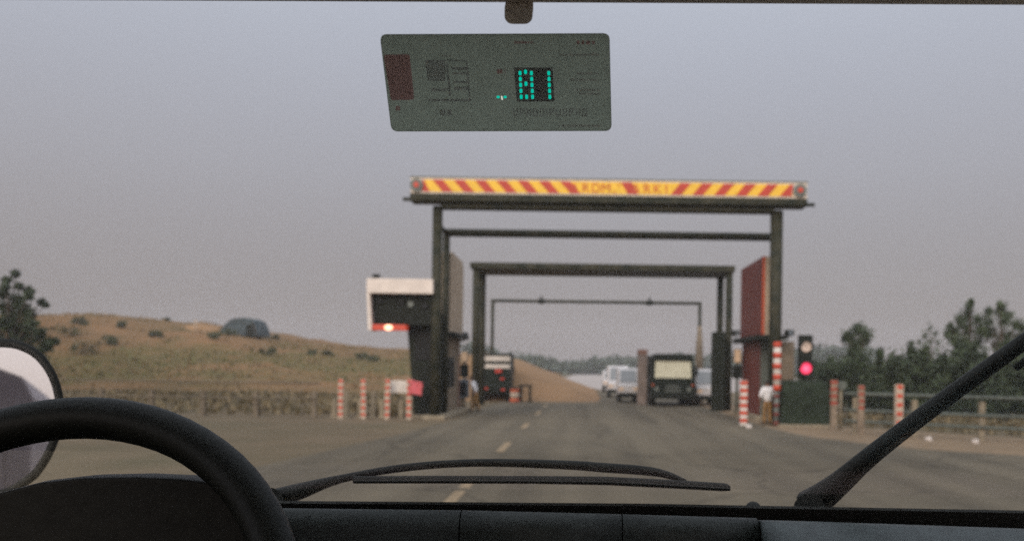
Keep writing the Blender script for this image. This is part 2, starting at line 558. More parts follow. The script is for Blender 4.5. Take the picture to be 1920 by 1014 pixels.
def belt_area():
    while True:
        x, y = random.uniform(-80, -8), random.uniform(72, 116)
        z = hill_z(x, y) + 9 * (noise.noise((x * 0.11, y * 0.11, 0)) * .5 + .5)
        if 5.6 < z < 7.9:
            return x, y
M['grass_green'] = leaf_mat('grass_green', (0.070, 0.080, 0.024), (0.12, 0.118, 0.038))
tufts('green_grass', 3500, belt_area, hill_z, 0.2, M['grass_green'])['label'] = 'greener grass belt half way up the low hill'
M['grass_olive'] = leaf_mat('grass_olive', (0.085, 0.078, 0.036), (0.17, 0.125, 0.066))
def verge_area():
    if random.random() < 0.62:
        y = random.uniform(38, 66)
        return random.uniform(-34, -7.3), y
    y = random.uniform(30, 44)
    return random.uniform(10.0 + (36 - min(y, 36)) * 0.9, 32), y
tufts('roadside_grass', 7000, verge_area, lambda x, y: 0, 0.24, M['grass_olive'])['label'] = 'low rough grass behind the roadside fences'

# ---------------------------------------------------------------- far trees
clumps = []
for _ in range(420):
    px = random.uniform(880, 1640)
    D = random.uniform(300, 420)
    top = lerp_tab([(880, 640), (925, 655), (960, 668), (1000, 664), (1030, 672), (1080, 678), (1130, 671), (1200, 669), (1300, 664), (1450, 658), (1560, 650), (1700, 655)], px) + random.uniform(-2, 5)
    zt = Z(top, D, px)
    r = random.uniform(2.2, 4.5)
    z = random.uniform(0.0, max(zt - r * 0.7, 0.5))
    if random.random() < 0.45: z = zt - r * 0.7
    clumps.append(((X(px, D), D, z), (r * 1.3, r, r * 0.8)))
tag(leaves('far_trees', clumps, 90, 0.9, M['leaf_far'], aspect=0.7), 'hazy blue green line of trees along the horizon', None, None, 'stuff')

# ---------------------------------------------------------------- trees and shrubs
def tree(name, label, base, clumps, per, size, material, group, trunk_r=0.12, droop=0.0, limbs=True, cat='tree'):
    t = empty(name, base, label, cat, group)
    cl = [(np.array(c) - np.array(base), r) for c, r in clumps]
    mb = MB()
    tops = sorted(cl, key=lambda q: -q[0][2])
    hi = tops[0][0]
    mid = Vector((hi[0] * 0.35, hi[1] * 0.35, hi[2] * 0.5))
    mb.tube([(0, 0, -0.1), mid * 0.5 + Vector((0.05, 0, 0)), mid, Vector(hi) * 0.97], [trunk_r, trunk_r * 0.85, trunk_r * 0.65, trunk_r * 0.15], 8)
    if limbs:
        for c, r in cl:
            c = Vector(c)
            s = mid * min(1.0, max(0.35, c.z / max(hi[2], 0.1) * 0.9))
            mb.tube([s, (s + c) / 2 + Vector((0, 0, 0.1 * c.z)), c], [trunk_r * 0.45, trunk_r * 0.3, trunk_r * 0.1], 6)
    mb.build('trunk', M['bark'], t)
    leaves('crown', cl, per, size, material, t, droop)
    return t

def pclump(px, py, D, r, dy=0.0):
    p = P(px, py, D)
    return (np.array((p.x, p.y + dy, p.z)), r)

# shrubs of the dense row behind the right fence
shr = [(1545, 676, 52), (1580, 668, 50), (1622, 656, 49), (1668, 662, 47), (1712, 654, 46), (1755, 658, 45), (1800, 648, 44), (1845, 655, 43), (1892, 648, 42), (1940, 640, 41), (1990, 645, 40)]
snames = ['low dark shrub at the left end of the green row, beside the red signal',
          'dark shrub second in the green row, in front of the round topped tree',
          'broad shrub right under the round topped tree in the green row',
          'shrub just right of the round topped tree in the green row',
          'shrub in the middle of the green row below the thin hazy tree',
          'shrub in the green row just right of the thin hazy tree',
          'shrub in the green row below the tall pointed tree',
          'shrub in the green row between the two feathery tall trees',
          'shrub in the green row under the spreading tall tree',
          'shrub behind the raised wiper at the right edge of the view',
          'last shrub of the green row, cut by the right edge']
for (px, py, D), lab in zip(shr, snames):
    cl = []
    x0 = X(px, D)
    zt = Z(py, D, px)
    for k in range(22):
        a = random.uniform(0, 6.28)
        q = random.random()
        h = zt * random.uniform(0.12, 0.78)
        w = 1.45 * (1 - 0.25 * h / zt)
        cl.append((np.array((x0 + math.cos(a) * w * q, D + math.sin(a) * w * q, h)), np.array((0.62, 0.62, 0.62)) * random.uniform(0.7, 1.2)))
    cl.append((np.array((x0 + random.uniform(-.4, .4), D, zt - 0.4)), np.array((0.55, 0.5, 0.5))))
    cl.append((np.array((x0 + random.uniform(-.6, .6), D, zt - 0.1)), np.array((0.2, 0.2, 0.45))))
    tree('shrub', lab, (x0, D, 0), cl, 420, 0.11, M['leaf_dark'], 'shrubs behind the right fence', 0.06, cat='shrub')

D = 56
tree('round_tree', 'round topped dark tree rising above the shrub row right of the signal', (X(1606, D), D, 0),
     [pclump(1606 + a * .85, b, D, np.array((r, r, r)) * .85, random.uniform(-.4, .4)) for a, b, r in
      ((0, 622, .7), (-18, 628, .55), (18, 625, .6), (-8, 640, .6), (14, 642, .55), (0, 655, .5), (-24, 634, .35), (24, 634, .4), (6, 614, .4))],
     420, 0.085, M['leaf_mid'], 'trees behind the right fence')
D = 75
tree('thin_tree', 'thin pale hazy tree behind the middle of the shrub row', (X(1745, D), D, 0),
     [pclump(1745 + a, b, D, np.array((r, r, r)), random.uniform(-.4, .4)) for a, b, r in
      ((0, 615, .45), (-12, 628, .5), (10, 626, .5), (-18, 640, .6), (16, 642, .6), (0, 640, .6))],
     90, 0.09, M['leaf_mid'], 'trees behind the right fence')
D = 54
tree('pointed_tree', 'tall pointed feathery tree near the right edge above the wiper', (X(1818, D), D, 0),
     [pclump(1818 + a, b, D, np.array((r, r, r * 1.3)), random.uniform(-.4, .4)) for a, b, r in
      ((-4, 575, .25), (-2, 590, .42), (-18, 602, .45), (14, 600, .45), (-26, 622, .5), (0, 615, .6), (20, 622, .5), (-32, 640, .4), (-10, 640, .6), (12, 645, .6), (-44, 628, .22), (-40, 612, .2), (2, 565, .14))],
     420, 0.085, M['leaf_mid'], 'trees behind the right fence')
D = 53
tree('spreading_tree', 'tall spreading feathery tree with open crown at the right edge', (X(1878, D), D, 0),
     [pclump(1878 + a, b, D, np.array((r, r, r)), random.uniform(-.4, .4)) for a, b, r in
      ((-2, 580, .42), (-22, 585, .32), (16, 592, .36), (-30, 606, .38), (26, 610, .42), (0, 602, .45), (-16, 625, .6), (14, 630, .6), (38, 615, .26), (-40, 622, .3), (0, 650, .7), (36, 635, .4), (-8, 572, .18))],
     420, 0.085, M['leaf_mid'], 'trees behind the right fence')

# leaning tree on the left
D = 60
tree('leaning_tree', 'dark leaning tree with a hooked drooping top at the left edge', (X(18, D), D, 0),
     [pclump(a, b, D, np.array((r, r * .8, r * .8)) * .78, random.uniform(-.5, .5)) for a, b, r in
      ((22, 512, .34), (14, 525, .36), (18, 540, .38), (34, 537, .38), (50, 545, .42), (62, 556, .36), (74, 566, .3), (86, 572, .2), (6, 552, .45), (26, 560, .6), (2, 575, .6), (40, 575, .6),
       (20, 592, .8), (52, 590, .6), (-20, 590, .8), (62, 608, .6), (30, 615, .9), (-10, 625, 1.0), (70, 630, .7), (30, 640, 1.0), (-30, 560, .6), (84, 622, .45), (50, 655, .9), (10, 665, 1.1), (85, 650, .6), (15, 605, 1.0), (40, 630, 1.0), (-5, 650, 1.2), (70, 665, .9), (100, 640, .5), (20, 685, 1.2))],
     520, 0.13, M['leaf_dark'], None, 0.16, 0.4)

# scrub on the hill
hb = [(125, 622, 1.9, 'large dark bush at the foot of the leaning tree on the hill'), (160, 655, 1.5, 'dark bush on the hillside right of the door mirror'),
      (145, 604, 1.0, 'bush on the hill crest beside the leaning tree'), (232, 612, .8, 'small bush near the hill crest left of the yellow heap'), (290, 628, .8, 'small dark bush mid slope left of the blue shelter'),
      (312, 596, .55, 'lone small bush standing on the skyline left of the yellow heap'), (405, 630, .9, 'low bush just below the blue shelter on its left'), (518, 632, .5, 'tiny bush on the skyline right of the blue shelter'),
      (430, 625, .7, 'low bush directly under the blue shelter'), (500, 662, .8, 'grey green bush on the slope below the blue shelter'), (617, 663, .6, 'small bush on the slope, leftmost of the row by the lane signal box'),
      (676, 670, .75, 'grey bush on the slope below the white lane signal box, left of a pair'), (702, 674, .7, 'grey bush on the slope below the white lane signal box, right of a pair'), (585, 662, .6, 'low bush on the slope above the letter gap of the fence posts'),
      (205, 640, 1.0, 'broad low bush in the middle of the left slope'), (60, 690, 1.6, 'bush low on the slope behind the door mirror')]
hb[13] = (585, 662, .6, 'low faint bush on the slope, left of the bushes below the signal box')
for px, py, r, lab in hb:
    # walk along the line of sight until it meets the slope
    D = 70.0
    while D < 122 and P(px, py + r * 6, D).z > hill_z(X(px, D), D): D += 0.5
    b = P(px, py, D)
    gz = hill_z(b.x, D)
    cl = [(np.array((b.x + random.uniform(-r, r) * .8, D + random.uniform(-r, r) * .5, gz + random.uniform(.15, .75) * r)), np.array((r * .55, r * .5, r * .42)) * random.uniform(.8, 1.2)) for _ in range(7)]
    tree('scrub_bush', lab, (b.x, D, gz), cl, 110, 0.09, M['leaf_scrub'], 'scrub bushes on the hill', 0.03, cat='bush')

# blue shelter, sand heap and pole on the crest
D = 108.0
b = P(458, 628, D); gz = hill_z(b.x, D)
sh = empty('tarpaulin_shelter', (b.x, D, gz), 'low blue grey tarpaulin shelter with rounded roof on the hill crest', 'shelter')
w = (X(502, D) - X(418, D)) * .92
prof = [(-0.5, 0), (-0.42, .26), (-0.30, .6), (-0.15, .92), (0.02, 1.0), (0.24, .96), (0.36, .84), (0.44, .45), (0.5, 0)]
hgt = (628 - 596) * D / F
mb = MB()
nseg = 6
rows = []
for j in range(nseg + 1):
    y = -2.2 + 4.4 * j / nseg
    sag = 1 - 0.05 * math.sin(j * 2.1)
    rows.append([mb.bm.verts.new((p * w, y, -0.25 + (q * hgt + .25) * sag + random.uniform(-.03, .03))) for p, q in prof])
for a, c in zip(rows, rows[1:]):
    for i in range(len(prof) - 1):
        mb.bm.faces.new((a[i], a[i + 1], c[i + 1], c[i]))
mb.bm.faces.new(rows[0][::-1]); mb.bm.faces.new(rows[-1])
mb.build('tarpaulin', M['blue_tarp'], sh)
MB().box((w * .22, -2.3, -0.2), (w * .40, -2.22, hgt * .62)).build('door_flap', M['dark'], sh)
MB().tube([(w * .5, -2.25, -.3), (w * .36, -2.25, hgt * .8)], .05, 8).build('pole', M['bark'], sh)

b = P(380, 606, D); gz = hill_z(b.x, D)
tag(grid_obj('earth_heap', list(np.linspace(b.x - 3, b.x + 3, 24)), list(np.linspace(D - 2, D + 2, 14)),
    lambda x, y: gz - .4 + 1.0 * max(0, 1 - ((x - b.x) / 2.9) ** 2 - ((y - D) / 2) ** 2) ** .6 + .08 * noise.noise((x, y, 0)), M['sand']),
    'low heap of yellow earth on the hill crest left of the blue shelter', 'heap')
tag(MB().tube([(b.x + .2, D - 2.4, hill_z(b.x + .2, D - 2.4) - .2), (b.x + .2, D - 2.4, gz + 1.0)], .09, 8).tube([(b.x - .1, D - 2.4, gz + .7), (b.x + .5, D - 2.4, gz + .7)], .05, 6).build('wooden_post', M['marker_cream'], None),
    'pale wooden post with crossbar in front of the yellow earth heap', 'post')

# ---------------------------------------------------------------- toll gantries
def parts(t, name, material, fn):
    mb = MB(); fn(mb)
    o = mb.build(name, material)
    o.parent = t
    o.matrix_parent_inverse = Matrix.Translation(-t.location)
    return o

G1 = 37.0
g = empty('height_gantry', (1.0, G1, 0), 'near dark green steel gantry carrying the yellow and red striped sign', 'gantry')
XL, XR = -5.82, 7.62
for x in (XL, XR):
    pr_ = .20 if x < 0 else .25
    parts(g, 'post', M['paint_green'], lambda m: m.tube([(x, G1, -.1), (x, G1, 8.42)], pr_, 20))
    parts(g, 'base_plate', M['concrete'], lambda m: m.box((x - .45, G1 - .45, 0), (x + .45, G1 + .45, .16), .03))
for x in (-5.80, 7.98):
    parts(g, 'rear_post', M['paint_green'], lambda m: m.tube([(x, 39.3, -.1), (x, 39.3, 7.75)], .15, 16))
parts(g, 'rear_beam', M['paint_green'], lambda m: m.tube([(-5.80, 39.3, 7.72), (7.98, 39.3, 7.72)], .17, 16))
for xa, xb in ((XL, -5.80), (XR, 7.98)):
    parts(g, 'side_tube', M['paint_green'], lambda m: m.tube([(xa, G1 + .2, 7.72), (xb, 39.2, 7.72)], .10, 10))
parts(g, 'top_beam', M['paint_green'], lambda m: m.box((-6.85, G1 - .45, 8.56), (8.72, G1 + .45, 8.86), .02))
parts(g, 'lower_beam', M['paint_green'], lambda m: m.box((XL + .15, G1 - .35, 8.33), (XR - .15, G1 + .35, 8.555), .02))
parts(g, 'edge_pipe', M['paint_green'], lambda m: m.tube([(-7.1, G1 - .52, 8.60), (8.98, G1 - .52, 8.60)], .075, 10))

sg = empty('striped_sign', (1.0, G1 - .2, 8.87), 'long sign board with yellow and red diagonal stripes on the near gantry', 'sign')
yb = G1 - .32
zs0, zs1 = 8.95, 9.42
parts(sg, 'board', M['sign_white'], lambda m: m.box((-6.85, yb, 8.87), (8.74, yb + .16, 9.50), .012))
parts(sg, 'top_edge', M['lamp_grey'], lambda m: m.box((-6.87, yb - .02, 9.503), (8.76, yb + .18, 9.545)))
parts(sg, 'yellow_face', M['sign_yellow'], lambda m: m.box((-6.30, yb - .012, zs0), (8.16, yb - .003, zs1)))
def stripe(a, b, c, d):
    """top from a to b, bottom from c to d (metres)"""
    pts = [(a, zs1 - .004), (b, zs1 - .004), (d, zs0 + .004), (c, zs0 + .004)]
    parts(sg, 'stripe', M['sign_red'], lambda m: m.prism([(x, yb - .02, z) for x, z in pts], (0, .007, 0)))
cx = lambda px: X(px, G1, 355)
pitch = 39.5
for k in range(7):
    t0 = 813 + k * pitch
    stripe(cx(t0), cx(t0 + 19.5), cx(t0 + 19.5), cx(t0 + 39))
stripe(cx(795), cx(797), cx(795), cx(809))
stripe(cx(1163), cx(1184), cx(1177), cx(1196))
for k in range(5):
    t0 = 1274 + k * 40.3
    stripe(cx(t0), cx(t0 + 20.5), cx(t0 - 18), cx(t0 + 2))
stripe(cx(1478), cx(1484), cx(1458), cx(1481))
def letter(ch, px, h, zbase):
    cu = bpy.data.curves.new('letter', 'FONT')
    cu.body = ch
    cu.size = h * 1.42
    cu.align_x = 'CENTER'
    cu.extrude = .004
    cu.offset = .0
    o = bpy.data.objects.new('tmp', cu)
    COL.objects.link(o)
    dg = bpy.context.evaluated_depsgraph_get()
    me = bpy.data.meshes.new_from_object(o.evaluated_get(dg))
    bpy.data.objects.remove(o)
    me.materials.clear()
    me.materials.append(M['letter_red'])
    q = bpy.data.objects.new('letter', me)
    COL.objects.link(q)
    q.parent = sg
    q.location = (cx(px) - sg.location.x, yb - .018 - sg.location.y, zbase - sg.location.z)
    q.rotation_euler = (R(90), 0, 0)
for ch, px in (('A', 1077), ('R', 1098), ('D', 1117), ('M', 1136), (',', 1152), ("'", 1160), ('A', 1191), ('R', 1212), ('K', 1231), ('I', 1248)):
    letter(ch, px, .36, zs0 + .05)
for px in (784, 1496):
    x = cx(px)
    parts(sg, 'warning_lamp', M['lamp_grey'], lambda m: m.disc_y((x, yb - .06, 9.19), .25, .10))
    parts(sg, 'lamp_lens', M['lamp_red'], lambda m: m.disc_y((x, yb - .13, 9.19), .105, .05))

# middle portal
p2 = empty('portal_frame', (1.0, 50, 0), 'middle dark green portal frame with a flat slab top over the lane', 'gantry')
for x in (-5.6, 7.6):
    for y in (48.7, 51.8):
        parts(p2, 'leg', M['paint_green'], lambda m: m.tube([(x, y, -.1), (x, y, 7.2)], .185, 16))
parts(p2, 'slab', M['paint_green'], lambda m: m.box((-5.9, 48.4, 7.2), (7.86, 52.1, 7.52), .03))

p3 = empty('slim_gantry', (1.0, 60, 0), 'far slim pole gantry with two small boxes on its crossbar', 'gantry')
for x in (-5.82, 7.5):
    parts(p3, 'pole', M['paint_green'], lambda m: m.tube([(x, 60, -.1), (x, 60, 6.36)], .11, 12))
parts(p3, 'crossbar', M['paint_green'], lambda m: m.tube([(-5.92, 60, 6.36), (7.6, 60, 6.36)], .10, 12))
for x in (X(1015, 60, 566), X(1218, 60, 568)):
    q = parts(p3, 'lamp_box', M['dark'], lambda m: m.box((x - .2, 59.75, 6.2), (x + .2, 60.2, 6.5), .04).tube([(x, 60, 6.5), (x, 60, 6.72)], .05, 8))
parts(p3, 'pole_sleeve', M['beige_dark'], lambda m: m.tube([(7.5, 60, 0), (7.5, 60, 3.4), (7.5, 60, 4.9)], [.30, .24, .13], 14))

# ---------------------------------------------------------------- toll booths
tb = empty('toll_booth', (-6, 41, 0), 'beige toll booth with tall flat upper panel on the left of the lane', 'booth')
yA, yB = 39.55, 43.7
def left_panel(m):
    z0, z1 = 3.56, 6.98
    pr = [(yA, z0), (yB, z0), (yB, z1 - .45), (yB - .1, z1 - .2), (yB - .45, z1 - .04), (yA + .3, z1), (yA, z1 - .1)]
    m.prism([(-6.40, y, z) for y, z in pr], (.78, 0, 0))
parts(tb, 'upper_panel', M['beige'], left_panel)
parts(tb, 'canopy', M['dark'], lambda m: m.box((-6.55, yA - .2, 3.36), (-5.38, yB + .5, 3.555), .02))
parts(tb, 'wall', M['beige_dark'], lambda m: m.box((-7.0, yA + .2, .12), (-5.8, yB - .05, 3.355)))
parts(tb, 'plinth', M['concrete'], lambda m: m.box((-7.15, yA - .4, 0), (-5.35, yB + .3, .16), .02))
parts(tb, 'window', M['dark'], lambda m: m.box((-5.805, yA + .8, 1.2), (-5.77, yA + 2.6, 2.5)))
parts(tb, 'corner_trim', M['rust'], lambda m: m.box((-5.83, yB - .12, .16), (-5.74, yB - .02, 3.355)))

gb = empty('guard_cabin', (-6.4, 38, 0), 'dark cabin with inward sloping side standing left of the near gantry post', 'booth')
def cabin(m):
    y0, y1 = 37.55, 39.2
    pr = [(-6.74, 0), (-5.86, 0), (-5.86, 4.25), (-7.12, 4.25)]
    m.prism([(x, y0, z) for x, z in pr], (0, y1 - y0, 0))
parts(gb, 'shell', M['dark_booth'], cabin)
parts(gb, 'door', M['dark'], lambda m: m.box((-6.55, 37.51, .15), (-5.95, 37.545, 2.1), .01))
parts(gb, 'window', M['tyre'], lambda m: m.box((-6.75, 37.50, 2.35), (-5.95, 37.545, 3.5), .01))
parts(gb, 'plinth', M['concrete'], lambda m: m.box((-6.95, 37.2, 0), (-5.3, 39.3, .14), .02))
parts(gb, 'side_strip', M['rail_grey'], lambda m: m.box((-5.855, 37.6, .14), (-5.80, 38.2, 4.2)))

# lane signal box: white hood, dark face, red lamp strip
D = 37.3
sb = empty('lane_signal_box', (-7.4, D, 3.4), 'white hooded signal box with dark face and glowing red lamp strip', 'signal box')
bx0, bx1 = X(695, D, 570), -5.9
z0, z1, z2 = 3.47, 4.93, 5.50
parts(sb, 'hood', M['white_paint'], lambda m: m.box((bx0, D - .75, z1), (bx1, D + .2, z2), .02))
parts(sb, 'side_cheek', M['white_paint'], lambda m: m.prism([(bx0, D - .73, z1 - .002), (bx0 + .12, D - .73, z1 - .002), (bx0 + .22, D - .73, z0), (bx0 + .08, D - .73, z0)], (0, .9, 0)))
parts(sb, 'dark_face', M['dark'], lambda m: m.prism([(bx0 + .125, D - .35, z1 - .003), (bx1, D - .35, z1 - .003), (bx1, D - .35, z0 + .25), (bx0 + .21, D - .35, z0 + .25)], (0, .5, 0)))
parts(sb, 'lamp_strip', M['lit_strip'], lambda m: m.box((bx0 + .225, D - .66, z0 + .02), (-6.95, D - .1, z0 + .24), .02))
xl = X(735, D, 612)
parts(sb, 'lit_lamp', M['lit_white_red'], lambda m: m.sphere((xl, D - .66, z0 + .12), .15, scale=(1.1, .7, .75)))
for px, py in ((712, 562), (752, 566), (770, 570), (797, 573)):
    q = P(px, py, D - .4)
    parts(sb, 'dark_lens', M['lamp_grey'] if px == 770 else M['tyre'], lambda m: m.disc_y(q, .12, .08))
q = P(707, 521, D)
parts(sb, 'top_lamp', M['dark'], lambda m: m.tube([(q.x, D - .3, z2 - .01), (q.x, D - .3, z2 + .14)], .05, 8).box((q.x - .10, D - .45, z2 + .08), (q.x + .18, D - .2, z2 + .2), .03))
parts(sb, 'bracket', M['dark'], lambda m: m.box((-6.9, D + .21, 4.0), (-5.95, D + .5, 4.6)))

rb = empty('toll_booth', (8.1, 42, 0), 'dark red toll booth with tall flat upper panel on the right of the lane', 'booth')
yA, yB = 39.75, 45.2
parts(rb, 'upper_panel', M['red_panel'], lambda m: m.box((7.62, yA, 3.62), (8.32, yB, 6.97), .012))
parts(rb, 'panel_edge', M['letter_red'], lambda m: m.box((7.615, yA - .03, 3.64), (7.72, yA - .002, 6.96)))  # front edge painted a brighter red for the light falling on it
parts(rb, 'end_panel', M['beige'], lambda m: m.box((7.723, yA - .03, 3.64), (8.40, yA - .002, 6.96)))
parts(rb, 'canopy', M['dark'], lambda m: m.box((7.30, yA - .45, 3.40), (8.6, yB + .25, 3.615), .02))
parts(rb, 'wall', M['red_panel'], lambda m: m.box((7.74, yA + 1.0, .12), (8.6, yB + .05, 3.395)))
parts(rb, 'end_wall', M['rail_grey'], lambda m: m.box((7.76, yA + .95, .12), (8.6, yA + .995, 3.39)))
parts(rb, 'plinth', M['concrete'], lambda m: m.box((7.35, yA - .2, 0), (8.8, yB + .3, .16), .02))

def cctv(loc, label, face=-1):
    t = empty('security_camera', loc, label, 'camera', 'cameras on the toll booths')
    MB().box((-.16, -.35, -.13), (.16, .25, .13), .05).build('housing', M['dark'], t)
    MB().disc_y((0, -.37, 0), .09, .05).build('lens', M['blue_grey'], t)
    MB().tube([(0, .1, -.12), (0, .1, -.26), (face * -.35, .1, -.30)], .035, 8).build('bracket', M['rail_grey'], t)
cctv((X(1479, 38.9, 624), 38.9, Z(624, 38.9, 1479)), 'dark camera sticking out right of the near gantry post above the striped pole', 1)
cctv((X(871, 44, 628), 44, Z(628, 44, 871)), 'dark camera at the far end of the beige booth canopy', 1)
cctv((X(1379, 45.4, 624), 45.4, Z(624, 45.4, 1379)), 'dark camera at the far end of the red booth canopy', -1)

def lane_lamp(px, D, label, py0, py1):
    x = X(px, D)
    t = empty('lane_lamp', (x, D, 0), label, 'lamp post', 'lamp posts beside the booths')
    z0, z1 = Z(py1, D, px), Z(py0, D, px)
    MB().tube([(0, 0, 0), (0, 0, z0)], .07, 10).build('pole', M['rail_grey'], t)
    MB().box((-.17, -.13, z0), (.17, .13, z1), .02).build('housing', M['beige_dark'], t)
    MB().box((-.14, -.155, z0 + .03), (.14, -.132, z1 - .03), .005).build('lit_panel', M['lit_cream'], t)
    MB().box((-.2, -.15, z0 - .75), (.2, .12, z0 - .12), .02).build('control_box', M['dark'], t)
lane_lamp(871, 45.2, 'lamp post with small cream lamp beside the beige booth', 659, 678)
lane_lamp(1382, 44.6, 'lamp post with small cream lamp beside the red booth', 654, 680)

# beige post right of the red booth
x = X(1477, 40)
tag(MB().box((x - .28, 40.0, 0), (x + .28, 40.5, Z(640, 40, 1477)), .02).build('beige_pillar', M['beige_dark']), 'plain beige pillar between the striped pole and the red signal', 'pillar')

# payment kiosk by the left booth
D = 44.2
k = empty('payment_kiosk', (X(862, D), D, 0), 'blue grey framed kiosk with dark square screen below the beige booth', 'kiosk')
MB().box((-.42, 0, .62), (.42, .4, 1.50), .03).build('housing', M['blue_grey'], k)
MB().box((-.30, -.03, .70), (.32, -.003, 1.38), .01).build('screen', M['tyre'], k)
MB().box((-.25, .05, 0), (.25, .35, .618)).build('stand', M['beige_dark'], k)

# ---------------------------------------------------------------- marker posts and poles
def marker(loc, h, w, label, group, first=True, tilt=0.0, base=M['marker_cream'], n=5, bandw=1.02, red=M['marker_red'], span=1.0, bh=.26):
    t = empty('marker_post', loc, label, 'marker post', group)
    t.rotation_euler = (0, tilt, 0)
    MB().box((-w / 2, -w * .35, -.05), (w / 2, w * .35, h), .008).build('shaft', base, t)
    p = h * span / n
    for i in range(n):
        zc = h - p * (i + .32)
        MB().box((-w / 2 * bandw, -w * .35 - .006, zc - p * bh), (w / 2 * bandw, w * .35 + .006, zc + p * bh), .004).build('red_band', red, t)
    return t
D = 36.5
lm = 'red banded posts on the left'
for px, tl, lab in ((640, 0, 'red banded cream post farthest left, three posts from the dark cabin'),
                    (683, -.015, 'red banded cream post second from the left of its row'),
                    (727, .012, 'red banded cream post at the left end of the white board'),
                    (768, 0, 'red banded cream post beside the dark cabin with the pink cloth')):
    marker((X(px, D), D, 0), Z(710, D, px), .19, lab, lm, tilt=tl, n=6, bandw=.86, bh=.22, red=M['marker_red'])
rm = 'red banded posts on the right'
D = 35.7
marker((X(1395, D), D, 0), Z(713, D, 1395), .26, 'bright red and white banded post at the road edge before the red booth', rm, n=6, base=M['marker_white'])
marker((X(1564, 33.5), 33.5, 0), Z(712, 33.5, 1564), .22, 'faded red banded post at the right side of the dark green block', rm, n=4, span=.55, base=M['faded_cream'], red=M['faded_red'])
marker((X(1615, 31.6), 31.6, 0), Z(722, 31.6, 1615), .21, 'narrow faded red banded post between dark block and wiper', rm, n=4, span=.55, base=M['faded_cream'], red=M['faded_red'], bandw=.8)
marker((X(1686, 30.2), 30.2, 0), Z(720, 30.2, 1686), .25, 'cream post with red squares just left of the raised wiper', rm, n=6, bandw=.72, red=M['marker_red'], bh=.23)

D = 35.4
bp_ = empty('striped_pole', (X(1457, D), D, 0), 'tall red and white striped pole next to the man in the white shirt', 'pole')
zt = Z(641, D, 1457); zb = Z(732, D, 1457)
MB().tube([(0, 0, 0), (0, 0, zb)], .105, 14).build('lower_shaft', M['lamp_grey'], bp_)
MB().tube([(0, 0, zb), (0, 0, zt)], .145, 16).build('upper_shaft', M['marker_white'], bp_)
nb = 5
p = (zt - zb) / (2 * nb - 1)
for i in range(nb):
    z = zt - 2 * p * i
    MB().tube([(0, 0, z - p), (0, 0, z + .004)], .15, 16).build('red_band', M['marker_red'], bp_)
for i in range(4):
    z = zb - .14 - .34 * i
    MB().tube([(0, 0, z - .15), (0, 0, z)], .109, 14).build('red_band', M['red_panel'], bp_)

# small whitish reflector stand beside the block
D = 33.8
t = empty('reflector_stand', (X(1577, D), D, 0), 'thin grey stand with pale reflector disc right of the dark green block', 'stand')
zc = Z(722, D, 1577)
MB().tube([(0, 0, 0), (0, 0, zc)], .05, 8).build('stem', M['concrete'], t)
MB().disc_y((0.03, -.06, zc), .16, .05, 16).build('disc', M['rail_grey'], t)

# dark green covered block
D = 35.2
x0, x1 = X(1466, D), X(1559, D)
blk = empty('covered_block', ((x0 + x1) / 2, D + .8, 0), 'big dark green covered block standing under the red signal', 'block')
mb = MB()
hw, h = (x1 - x0) / 2, 1.72
mb.box((-hw, -.8, -.02), (hw, .8, h))
bmesh.ops.subdivide_edges(mb.bm, edges=mb.bm.edges[:], cuts=9, use_grid_fill=True)
for v in mb.bm.verts:
    n_ = noise.noise((v.co.x * 2.2, v.co.y * 2.2, v.co.z * 2.2)) * .06
    fx = 1 - .13 * (v.co.z / h) ** 5
    v.co.x = v.co.x * fx + n_
    v.co.y = v.co.y * fx + noise.noise((v.co.x * 3.1, 5, v.co.z * 1.4)) * .07
    if v.co.z > h * .9:
        v.co.z += noise.noise((v.co.x * 1.7, v.co.y * 1.7, 2)) * .09 - .05 * abs(v.co.x / hw) ** 4
for f in mb.bm.faces: f.smooth = True
mb.build('cover', M['tarp'], blk)
MB().box((-hw - .12, -.95, -.02), (hw + .12, .95, .10), .02).build('foot_slab', M['concrete'], blk)

# traffic signal
D = 36.5
zt, zb = Z(628, D, 1510), Z(706, D, 1510)
ts = empty('traffic_signal', (X(1509.5, D), D, 0), 'dark two lens traffic signal showing a red light on the right of the lane', 'traffic light')
MB().tube([(0, .1, 0), (0, .1, zb)], .075, 12).build('pole', M['dark'], ts)
MB().box((-.262, -.12, zb), (.262, .18, zt), .025).build('housing', M['dark'], ts)
for py, mt, r in ((650, M['lit_lens'], .193), (690, M['lit_red'], .22)):
    z = Z(py, D, 1510)
    q = MB().disc_y((0, -.135, z), r, .04, 28).build('lens', mt, ts)
    if py == 650:
        for a in range(7):
            th = a * math.pi * 2 / 6
            rr = 0 if a == 6 else .09
            o = MB().disc_y((math.cos(th) * rr, -.158, z + math.sin(th) * rr), .022, .01, 8).build('lens_dot', M['lamp_grey'], q)
    else:
        MB().disc_y((0, -.158, z), .11, .01, 20).build('lens_core', M['lit_core'], q)
    vis = MB()
    n = 14
    for i in range(n):
        a0, a1 = math.pi * i / n, math.pi * (i + 1) / n
        for rr in ((r + .015),):
            vis.prism([(math.cos(a0) * rr, -.36, z + math.sin(a0) * rr), (math.cos(a1) * rr, -.36, z + math.sin(a1) * rr), (math.cos(a1) * (rr + .012), -.36, z + math.sin(a1) * (rr + .012)), (math.cos(a0) * (rr + .012), -.36, z + math.sin(a0) * (rr + .012))], (0, .24, 0))
    vis.build('visor', M['dark'], ts)

